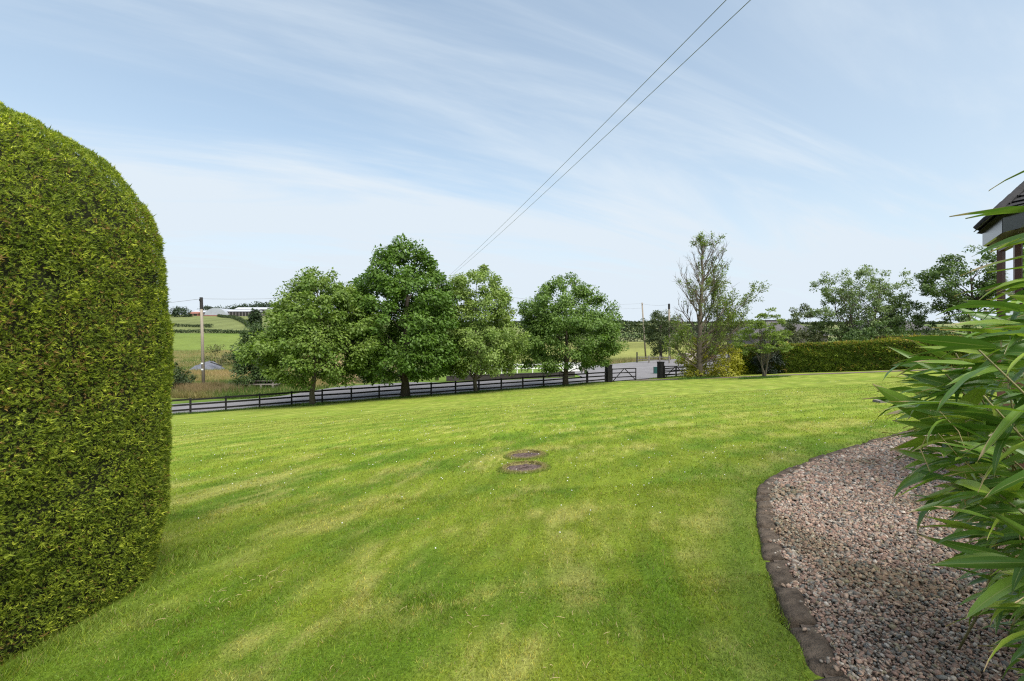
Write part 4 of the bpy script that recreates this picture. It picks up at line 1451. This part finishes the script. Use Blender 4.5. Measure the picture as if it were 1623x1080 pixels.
# ------------------------------------------------------------------ grass
def build_grass():
    rs = np.random.RandomState(91)
    VL, FL, CL = [], [], []
    base = 0
    MH = [(.26, 9.2, .31), (.20, 8.0, .32)]

    def batch(n, y0, y1, hl, wl_, lean, xmax=1.12):
        nonlocal base
        # spread by visible area
        y = y0 + (y1 - y0) * rs.rand(n); x = (rs.rand(n) * 2 - 1) * xmax * y
        keep = rs.rand(n) < (y / y1)
        x, y = x[keep], y[keep]
        s, t = st(x, y)
        kd = kerb_dist(x, y)
        k = (s < .6) & (rs.rand(len(x)) < .30 + 1.3 * (fbm(x * 11 + 3, y * 9 + 1, 2))) & ((kd > .0) | (x < 0) | (y > 10.3)) & ~((x < -3.05) & (x > -5.6) & (y < 4.9) & ((y < 3.85) | (x < -4.1) | (np.hypot(x + 4.1, y - 3.85) < 1.05)))
        for mx, my, mr in MH:
            k &= np.hypot(x - mx, y - my) > mr * (1 - .1 * rs.rand(len(x)))
        x, y, kd = x[k], y[k], kd[k]
        n = len(x)
        c = lawn_col(x, y)
        hv = fbm(x * 3 + 8, y * 3, 3)
        tall = np.exp(-(np.clip(kd, 0, 9) / .05) ** 2) * (x > 0) * (y < 10)
        hd = np.exp(-np.clip(-2.98 - x, -9, 0) ** 2 / .02) * (y < 5.1) * (x < 0)
        tf = fbm(x * 19 + 13, y * 15 + 7, 2)
        L = hl * (.35 + .8 * hv + .5 * tf) * (.6 + .7 * rs.rand(n)) * (1 + .7 * tall + .9 * hd)
        W = wl_ * (.7 + .7 * rs.rand(n))
        lay = 1.35 - .5 * hv
        d = nrm(np.c_[rs.normal(size=n) * lean * lay + .12, rs.normal(size=n) * lean * lay + .15, np.full(n, 1.0)])
        sd = nrm(np.cross(d, rdir(rs, n)))
        z = lawn_z(x, y) - .004
        u = rs.rand(n)
        c = c * (.55 + 1.0 * u)[:, None]
        straw = rs.rand(n) < .055
        c[straw] = np.array([.30, .25, .11]) * (.7 + .6 * rs.rand(straw.sum()))[:, None]
        yel = rs.rand(n) < .18
        c[yel] *= np.array([1.35, 1.12, .8])
        P = np.c_[x, y, z]
        v, f, cc = tris(P, d, sd, L, W, c)
        VL.append(v); FL.append(f + base); CL.append(cc); base += len(v)

    batch(170000, 1.9, 3.6, .029, .0040, .75)
    batch(210000, 3.3, 6.5, .031, .0055, .75)
    batch(220000, 6.0, 12.0, .038, .0090, .8)
    batch(170000, 11.5, 24, .042, .018, .85)
    o = fast('lawn_grass', np.vstack(VL), np.vstack(FL), M['blade'], col=np.vstack(CL))
    tag(o, 'short mown green grass covering the lawn', 'grass', kind='stuff')

    # longer uncut grass along the fence, round the trunks and the rough ground over the road
    VL, FL, CL = [], [], []
    base = 0

    def tufts(x, y, hl, wl_, ca, cb, lean=.35, zf=ground_z):
        nonlocal base
        n = len(x)
        L = hl * (.4 + 1.0 * fbm(x * .7, y * .7, 2)) * (.6 + .7 * rs.rand(n))
        d = nrm(np.c_[rs.normal(size=n) * lean, rs.normal(size=n) * lean, np.ones(n)])
        sd = nrm(np.cross(d, rdir(rs, n)))
        c = mixcol(ca, cb, np.clip((fbm(x * .13 + 4, y * .13, 3) - .5) * 4 + .45 + rs.normal(size=n) * .15, 0, 1)) * (.7 + .6 * rs.rand(n))[:, None]
        v, f, cc = tris(np.c_[x, y, zf(x, y) - .02], d, sd, L, np.full(n, wl_), c)
        VL.append(v); FL.append(f + base); CL.append(cc); base += len(v)

    n = 42000
    t = rs.uniform(-14, 46, n); s = np.where(rs.rand(n) < .5, rs.normal(size=n) * .16, rs.uniform(-.3, 1.7, n))
    gate_gap = (t > 34.5) & (t < 41)
    t, s = t[~gate_gap], s[~gate_gap]
    x = FA[0] + FD[0] * t + FN[0] * s; y = FA[1] + FD[1] * t + FN[1] * s
    tufts(x, y, .20, .022, (.060, .115, .020), (.125, .175, .030))
    for bx, by in ((-15.2, 36.9), (-9.0, 40.8), (-3.2, 43.4), (5.15, 46.6), (17.65, 45.4), (20.0, 38.4)):
        n = 900 if bx < 15 else 2600
        a = rs.rand(n) * 2 * np.pi; r_ = (.9 if bx < 15 else 2.0) * rs.rand(n) ** .7
        tufts(bx + r_ * np.cos(a), by + r_ * np.sin(a) * .7, .22, .022, (.060, .125, .018), (.10, .19, .028))
    o = fast('uncut_grass', np.vstack(VL), np.vstack(FL), M['blade'], col=np.vstack(CL))
    tag(o, 'longer uncut grass along the black fence and round the trunks', 'grass', kind='stuff')
    VL, FL, CL = [], [], []
    base = 0
    n = 60000
    y = 44 + 80 * rs.rand(n) ** 1.6; r_ = rs.uniform(-.80, -.36, n); x = r_ * y
    s, t = st(x, y)
    k = s > s_far(t) + .4
    x, y = x[k], y[k]
    tufts(x, y, .50, .05, (.085, .140, .026), (.300, .225, .100), .35)
    n = 9000
    x = -30.6 + rs.normal(size=n) * 1.6; y = 47.6 + rs.normal(size=n) * .9
    s, t = st(x, y); k = s > s_far(t) + .3
    tufts(x[k], y[k], .75, .03, (.20, .16, .08), (.36, .26, .14), .3)
    n = 14000
    y = 66 + 22 * rs.rand(n); x = rs.uniform(.16, .42, n) * y
    s, t = st(x, y); k = s > s_far(t) + .3
    x, y = x[k], y[k]
    tufts(x, y, .8, .05, (.11, .15, .035), (.30, .24, .12), .3)
    o = fast('rough_grass', np.vstack(VL), np.vstack(FL), M['blade'], col=np.vstack(CL))
    tag(o, 'tall dry rough grass on the ground across the road', 'grass', kind='stuff')

    # clover heads
    n = 9000
    y = 2.3 + 26 * rs.rand(n) ** 1.3; x = rs.uniform(-1.05, 1.0, n) * y
    s, t = st(x, y); kd = kerb_dist(x, y)
    pat = smooth(fbm(x * .35 + 61, y * .35 + 12, 3), .50, .68)
    k = (rs.rand(n) < pat * .20 * smooth(y, 4, 8) + .003) & (s < -1) & (kd > .3) & ~((x < -2.9) & (y < 5))
    x, y = x[k], y[k]
    n = len(x)
    octa = np.array([(1, 0, 0), (-1, 0, 0), (0, 1, 0), (0, -1, 0), (0, 0, 1), (0, 0, -1)], float)
    of = np.array([(0, 2, 4), (2, 1, 4), (1, 3, 4), (3, 0, 4), (2, 0, 5), (1, 2, 5), (3, 1, 5), (0, 3, 5)])
    V = octa[None] * (rs.uniform(.004, .008, n) * (1 + y * .05))[:, None, None] + np.c_[x, y, lawn_z(x, y) + .028][:, None]
    F = of[None] + (np.arange(n) * 6)[:, None, None]
    o = fast('clover_flowers', V.reshape(-1, 3), F.reshape(-1, 3), M['flower'])
    tag(o, 'tiny white clover heads dotted through the lawn', 'clover', kind='stuff')
    # dry clippings
    mb = MB()
    for i in range(60):
        yy = 2.3 + 7 * rs.rand() ** 1.5; xx = rs.uniform(-.6, .5) * yy
        if i < 26: xx, yy = -2.15 + rs.normal() * .22, 3.75 + rs.normal() * .25
        elif i < 44: xx, yy = .40 + rs.normal() * .25, 2.85 + rs.normal() * .22
        elif i < 52: xx, yy = -.3 + rs.normal() * .08, 3.15 + rs.normal() * .08
        if kerb_dist(xx, yy)[0] < .1: continue
        a = rs.rand() * 6.28; l_ = .02 + .055 * rs.rand()
        z = float(lawn_z(xx, yy)) + .022 + .01 * rs.rand()
        d = np.array([math.cos(a), math.sin(a), 0])
        p = np.array([xx, yy, z])
        mb.tube([p, p + d * l_ * .5 + np.array([0, 0, .006]), p + d * l_ + np.array([0.01, .01, 0])], [.0010, .0017, .0007], 4, cap=False)
    o = mb.build('grass_clippings', M['straw'])
    tag(o, 'scattered dry straw-coloured clippings lying on the lawn', 'clippings', kind='stuff')


build_grass()


# ------------------------------------------------------------------ inspection covers, slab
def cover(x, y, r, label, seed):
    rs = np.random.RandomState(seed)
    z = float(lawn_z(x, y))
    root = empty('inspection_cover', (x, y, z), label, 'cover', 'round covers in the lawn')
    slope = np.array([.06, -.077])
    def pz(px_, py_, h): return (px_, py_, z + slope[0] * (px_ - x) + slope[1] * (py_ - y) + h)
    # plate with two raised rings
    n = 40
    prof = [(0, .012), (.25, .013), (.27, .020), (.34, .020), (.36, .012), (.62, .012), (.64, .020), (.72, .020), (.74, .012), (.93, .013), (1.0, .008), (1.0, -.05)]
    V = []; F = []
    for f, h in prof:
        for k in range(n):
            a = 2 * math.pi * k / n
            e = 1 + .02 * rs.normal() if f > .9 else 1
            V.append(pz(x + r * f * e * math.cos(a), y + r * f * e * math.sin(a), h + rs.normal() * .006))
    for j in range(len(prof) - 1):
        for k in range(n):
            F.append((j * n + k, (j + 1) * n + k, (j + 1) * n + (k + 1) % n, j * n + (k + 1) % n))
    fast('plate', np.array(V), np.array(F), M['cover'], root, smooth_=True)
    # raised turf lip, higher behind
    V = []; F = []
    pr_ = [(1.0, -.03), (1.02, .025), (1.09, .055), (1.18, .035), (1.30, .0), (1.4, -.03)]
    for f, h in pr_:
        for k in range(n):
            a = 2 * math.pi * k / n
            bk = .2 + .8 * (0.5 + .5 * math.sin(a))
            V.append(pz(x + r * f * math.cos(a), y + r * f * math.sin(a), h * bk * (1 + .25 * rs.normal()) if h > 0 else h))
    for j in range(len(pr_) - 1):
        for k in range(n):
            F.append((j * n + k, (j + 1) * n + k, (j + 1) * n + (k + 1) % n, j * n + (k + 1) % n))
    fast('turf_lip', np.array(V), np.array(F), M['lip'], root, smooth_=True)
    # dry grass hanging over the lip
    m = 4200
    a = rs.rand(m) * 2 * np.pi; f = 1.04 + .42 * rs.rand(m) ** 1.2
    px_ = x + r * f * np.cos(a); py_ = y + r * f * np.sin(a)
    hh = np.interp(f, [1.0, 1.02, 1.09, 1.18, 1.30], [-.03, .025, .055, .035, 0]) * (.2 + .8 * (.5 + .5 * np.sin(a)))
    P = np.c_[px_, py_, z + slope[0] * (px_ - x) + slope[1] * (py_ - y) + hh - .006]
    D = nrm(np.c_[-np.cos(a) * .25 + rs.normal(size=m) * .5, -np.sin(a) * .25 + rs.normal(size=m) * .5, np.ones(m) * .8])
    c = mixcol((.36, .30, .13), (.19, .245, .04), np.clip((f - 1.06) * 3.4 + rs.normal(size=m) * .25, 0, 1)) * (.7 + .5 * rs.rand(m))[:, None]
    v, F2, cc = tris(P, D, nrm(np.cross(D, rdir(rs, m))), .045 * (.6 + .8 * rs.rand(m)), np.full(m, .008), c)
    o = fast('lip_grass', v, F2, M['blade'], root, cc); o['kind'] = 'stuff'


cover(.26, 9.2, .30, 'farther of two round brown covers sunk in the lawn', 1)
cover(.20, 8.0, .31, 'nearer round brown cover with ring marks sunk in the lawn', 2)

mb = MB()
mb.prism([(11.2, 14.7), (12.1, 14.6), (12.15, 15.05), (11.3, 15.15)], [float(lawn_z(11.6, 15)) - .05] * 4, [float(lawn_z(11.6, 15)) + .05] * 4)
tag(mb.build('stone_slab', M['slab']), 'flat pale stone slab on the lawn edge behind the bamboo', 'slab')


# ------------------------------------------------------------------ bay of the house
def build_house():
    Hh = EYE + 1.24
    E0 = np.array([5.74, 5.88]); E1 = np.array([5.19, 5.10]); E2 = np.array([4.98, 4.10]); E3 = np.array([5.5, 3.3])
    EB = np.array([6.95, 6.25]); EC = np.array([8.2, 5.6])
    fas = .155
    g = float(lawn_z(5.8, 5.2)) - .1
    root = empty('house_bay', (6.2, 5.0, g), 'angled bay window of a house with slate roof and brown frames', 'house')
    ring = [E3, E2, E1, E0, EB, EC]
    # fascia boards, butted end to end
    for a, b in zip(ring[:-1], ring[1:]):
        d = nrm(b - a)
        m = MB(); m.bar((*(a + d * .004), Hh - fas / 2), (*(b - d * .004), Hh - fas / 2), .03, fas); m.build('fascia', M['fascia'], root)
    cen = np.array([6.5, 4.7])
    wall = [np.array(q) for q in ((5.75, 3.55), (5.20, 4.15), (5.42, 5.18), (5.78, 5.71), (6.90, 6.00), (8.10, 5.40))]
    # soffit
    m = MB()
    n = len(ring)
    zs = Hh - fas + .012
    m.add([(*p, zs) for p in ring] + [(*(q + nrm(cen - q) * .1), zs) for q in wall], [(i, i + 1, n + i + 1, n + i) for i in range(n - 1)])
    m.build('soffit', M['soffit'], root)
    sill = Hh - fas - 1.25
    zt = Hh - fas - .02
    for i in range(n - 1):
        a, b = wall[i], wall[i + 1]
        d = nrm(b - a)
        m = MB(); m.bar((*(a + d * .05), (g + sill) / 2), (*(b - d * .05), (g + sill) / 2), .10, sill - g); m.build('wall', M['brick'], root)
        wroot = MB()
        wroot.bar((*(a + d * .04), sill + .03), (*(b - d * .04), sill + .03), .14, .05); ws = wroot.build('window', M['frame'], root)
        for f in ((0,) if np.linalg.norm(b - a) < .75 else (0, .5)):
            p = a + (b - a) * f
            m = MB(); m.box((*p, (sill + zt) / 2 + .03), (.030, .030, (zt - sill) / 2 - .03), math.atan2(d[1], d[0])); m.build('mullion', M['frame'], ws)
        m = MB(); m.bar((*(a + d * .045), zt - .04), (*(b - d * .045), zt - .04), .07, .08); m.build('head', M['frame'], ws)
        m = MB(); m.bar((*(a + d * .05), (sill + zt) / 2), (*(b - d * .05), (sill + zt) / 2), .008, zt - sill - .14); m.build('pane', M['glass'], ws)
    # hipped slate roof: courses of separate slates over a boarded deck
    T = np.array([5.84, 5.38, Hh + .52]); T2 = np.array([7.6, 4.6, Hh + .62])
    ov = .07
    eav = [p + nrm(p - cen) * ov for p in ring]
    faces = [(eav[3], eav[2], T, T), (eav[2], eav[1], T, T2), (eav[1], eav[0], T2, T2), (eav[4], eav[3], T, T), (eav[5], eav[4], T2, T)]
    rs = np.random.RandomState(5)
    deck = MB()
    zr = Hh + .012
    for a, b, ta, tb in faces:
        A = np.array([*a, zr]); B = np.array([*b, zr])
        if np.allclose(ta, tb): deck.add([A, B, ta], [(0, 1, 2)])
        else: deck.add([A, B, tb, ta], [(0, 1, 2, 3)])
    rf = deck.build('roof', M['slate'], root)
    for a, b, ta, tb in faces[:3]:
        A = np.array([*a, zr]); B = np.array([*b, zr]); TA = np.array(ta); TB = np.array(tb)
        nrm_ = np.cross(B - A, TA - A); nrm_ = nrm_ / np.linalg.norm(nrm_)
        if nrm_[2] < 0: nrm_ = -nrm_
        rows = 7
        for r_ in range(rows):
            f0, f1 = r_ / rows, min(1, (r_ + 1.35) / rows)
            l0, r0 = A + (TA - A) * f0, B + (TB - B) * f0
            l1, r1 = A + (TA - A) * f1, B + (TB - B) * f1
            w0 = np.linalg.norm(r0 - l0)
            k = max(1, int(round(w0 / .17)))
            sh = .5 * (r_ % 2)
            cuts = np.unique(np.clip((np.arange(-1, k + 2) + sh) / k, 0, 1))
            for c0, c1 in zip(cuts[:-1], cuts[1:]):
                e = .004 / max(w0, .05)
                p = [l0 + (r0 - l0) * (c0 + e), l0 + (r0 - l0) * (c1 - e), l1 + (r1 - l1) * (c1 - e), l1 + (r1 - l1) * (c0 + e)]
                lift = [.034 + rs.rand() * .008] * 2 + [.010] * 2
                top = [q + nrm_ * h for q, h in zip(p, lift)]; bot = [q + nrm_ * (h - .009) for q, h in zip(p, lift)]
                m = MB(); m.add(top + bot, [(0, 1, 2, 3), (7, 6, 5, 4), (0, 4, 5, 1), (1, 5, 6, 2), (2, 6, 7, 3), (3, 7, 4, 0)])
                m.build('slate', M['slate'], rf)
    # hip tiles and ridge block
    for E in (eav[3], eav[2]):
        p0 = np.array([*E, zr + .03])
        for k in range(5):
            a = p0 + (T - p0) * (k / 5 + .01); b = p0 + (T - p0) * ((k + 1) / 5)
            m = MB(); m.tube([a + np.array([0, 0, .02]), b + np.array([0, 0, .035])], [.045, .04], 8); m.build('hip_tile', M['ridge'], rf)
    for k in range(4):
        a = T + (T2 - T) * (k / 4 - .015 * (k == 0)) + np.array([0, 0, .05]); b = T + (T2 - T) * ((k + .97) / 4) + np.array([0, 0, .05])
        m = MB(); m.tube([a, b], [.085, .08], 10); m.build('ridge_tile', M['ridge'], rf)


build_house()


# ------------------------------------------------------------------ broad-leaved bamboo
def leaf_geo(bend, fold, wid, twist, seg=6):
    V = []; F = []; col = []
    for i in range(seg + 1):
        f = i / seg
        w = wid * .5 * (math.sin(math.pi * (f * .97 + .03) ** .70) ** .9 if f < 1 else 0.015)
        w = max(w, .003)
        a = bend * f
        x = math.sin(a) / bend
        z = -(1 - math.cos(a)) / bend
        tw = twist * f
        for j, e in enumerate((-1, -.5, 0, .5, 1)):
            yy = e * w; up = abs(e) * w * fold + .05 * wid * math.sin(i * 2.1 + e * 2) * abs(e)
            V.append((x, yy * math.cos(tw) - up * math.sin(tw), z + up * math.cos(tw) + yy * math.sin(tw)))
            col.append((f, (e + 1) / 2, 0))
    for i in range(seg):
        for j in range(4):
            q = i * 5 + j
            F.append((q, q + 5, q + 6, q + 1))
    return np.array(V), np.array(F), np.array(col)


def leaf_mesh(name, geo):
    V, F, col = geo
    me = bpy.data.meshes.new(name)
    me.from_pydata(V.tolist(), [], F.tolist()); me.update()
    me.polygons.foreach_set('use_smooth', [True] * len(me.polygons))
    a = me.attributes.new('Col', 'FLOAT_COLOR', 'POINT')
    a.data.foreach_set('color', np.c_[col, np.ones(len(V))].astype(np.float32).ravel())
    me.materials.append(M['bamboo'])
    return me


def build_bamboo():
    rs = np.random.RandomState(103)
    bx, by = 2.55, 2.3
    g = float(lawn_z(bx, by))
    root = empty('bamboo', (bx, by, g), 'broad-leaved bamboo with browned leaf tips overhanging the gravel bed', 'bamboo')
    geos = [leaf_geo(*q) for q in ((.30, .35, .17, .1), (.6, .3, .15, -.3), (.9, .4, .18, .2), (.2, .5, .13, .4), (.45, .25, .19, -.1), (1.2, .45, .15, .5), (.12, .3, .16, -.2), (.75, .55, .14, .01))]
    meshes = [leaf_mesh('leaf', q) for q in geos]
    zs = [.10, .55, .95, 1.15, 1.40, 1.52, 1.66, 1.85, 2.1, 2.35]
    xl = [1.92, 1.80, 1.60, 1.48, 1.43, 1.48, 1.64, 1.74, 1.80, 1.88]

    def left(z, y):
        return np.interp(z, zs, xl) + .76 * (y - 1.9) + .30 * (y - 1.9) ** 2

    def frame(yaw, pitch, roll):
        d = Vector((math.cos(yaw) * math.cos(pitch), math.sin(yaw) * math.cos(pitch), math.sin(pitch)))
        upv = Vector((0, 0, 1)) + Vector(roll)
        sd = upv.cross(d).normalized(); up = d.cross(sd).normalized()
        return Matrix(((d.x, sd.x, up.x, 0), (d.y, sd.y, up.y, 0), (d.z, sd.z, up.z, 0), (0, 0, 0, 1)))

    inv_root = Matrix.Translation((bx, by, g)).inverted()
    nodes = []
    for i in range(104):
        z = float(np.interp((i + rs.rand()) / 104, [0, .10, .58, .86, 1], [.22, .45, 1.12, 1.55, 1.82]))
        y = rs.uniform(1.68, 2.55)
        x = left(z, y) + .24 + .30 * rs.rand() ** 1.3
        nodes.append((x, y, z, 0))
    for z in (2.24, 2.20, 2.10, 2.06, 1.99, 1.95, 1.90, 1.86, 1.82, 1.78):
        nodes.append((2.15 + .09 * rs.rand() + .12 * (z > 2.15), 1.80 + .1 * rs.rand(), z, 1))

    def spray(limit):
        """leaves of every node: position, frame, length, width factor"""
        out = []
        for (x, y, z, hi) in nodes:
            k = 1 if hi else (4 if rs.rand() < .4 else 3)
            fan = rs.normal() * .38
            for j in range(k):
                yaw = math.pi - .52 + fan * (0.3 if hi else 1) + (j - (k - 1) / 2) * .42 + rs.normal() * (.12 if hi else .30)
                pitch = rs.normal() * (.08 if hi else .24) + (.10 if z > 1.1 else -.04) - .28 * (z < .85)
                L = rs.uniform(.30, .38) if hi else rs.uniform(.17, .30)
                pos = Vector((x + rs.normal() * .04, y + rs.normal() * .04, z - .035 * j + rs.normal() * .03))
                out.append((pos, frame(yaw, pitch, rs.normal(size=3) * .55), L, rs.uniform(.55, .75) if hi else rs.uniform(.85, 1.2)))
        return out
    allv = spray(0)
    allv.sort(key=lambda q: -(q[2] / q[0].y) * (1.0 if q[0].x / q[0].y < 1.2 else .3))
    for pos, Mx, L, wsc in allv[:300]:
        o = bpy.data.objects.new('leaf', meshes[rs.randint(len(meshes))])
        C.objects.link(o); o.parent = root
        o.matrix_local = inv_root @ Matrix.Translation(pos) @ Mx @ Matrix.Diagonal((L, L * wsc, L, 1))
    rest = allv[300:]
    # culms: from the clump's foot up and out to each spray
    for i, (x, y, z, u) in enumerate(nodes):
        if i % 3 and not u: continue
        f = np.array([bx + rs.normal() * .2 + .3, by + rs.normal() * .2, 0]); f[2] = float(lawn_z(f[0], f[1]))
        m = MB(); m.tube(curve_pts(f, (x, y, z), (.10, 0, .10), 7, .01, rs), [.006, .006, .0055, .005, .0045, .004, .003], 6)
        m.build('culm', M['culm'], root, True)
    # inner leaves too tangled to pick apart
    VL, FL, CL = [], [], []
    base = 0
    for i in range(950 + len(rest)):
        if i < len(rest):
            pos, Mx, L, wsc = rest[i]
            x, y, z = pos; Mx = np.array(Mx)[:3, :3]
        else:
            z = rs.uniform(.10, 1.75); y = rs.uniform(1.6, 3.3)
            x = float(left(z, y)) + .40 + 1.0 * rs.rand() ** 1.2
            Mx = np.array(frame(math.pi - .5 + rs.normal() * .75, rs.normal() * .35 - .1, rs.normal(size=3) * .5))[:3, :3]
            L = rs.uniform(.18, .34)
        V, F, c = geos[rs.randint(len(geos))]
        VL.append((V * L) @ Mx.T + np.array([x, y, z])); FL.append(F + base)
        cc = c.copy(); cc[:, 2] = rs.rand(); CL.append(cc); base += len(V)
    o = fast('inner_leaves', np.vstack(VL), np.vstack(FL), M['bamboo'], root, np.vstack(CL), True); o['kind'] = 'stuff'
    # dead stalks
    for i in range(12):
        y = rs.uniform(1.8, 2.5); z = rs.uniform(.5, 1.35)
        x = left(z, y) + rs.uniform(.12, .45)
        p = np.array([x, y, z]); d = np.array([-.35 + rs.normal() * .3, rs.normal() * .2, .9]) * rs.uniform(.06, .13)
        m = MB(); m.tube([p - d, p + rs.normal(size=3) * .01, p + d], [.0020, .0018, .0010], 5, cap=False); m.build('dry_stalk', M['straw'], root)


build_bamboo()
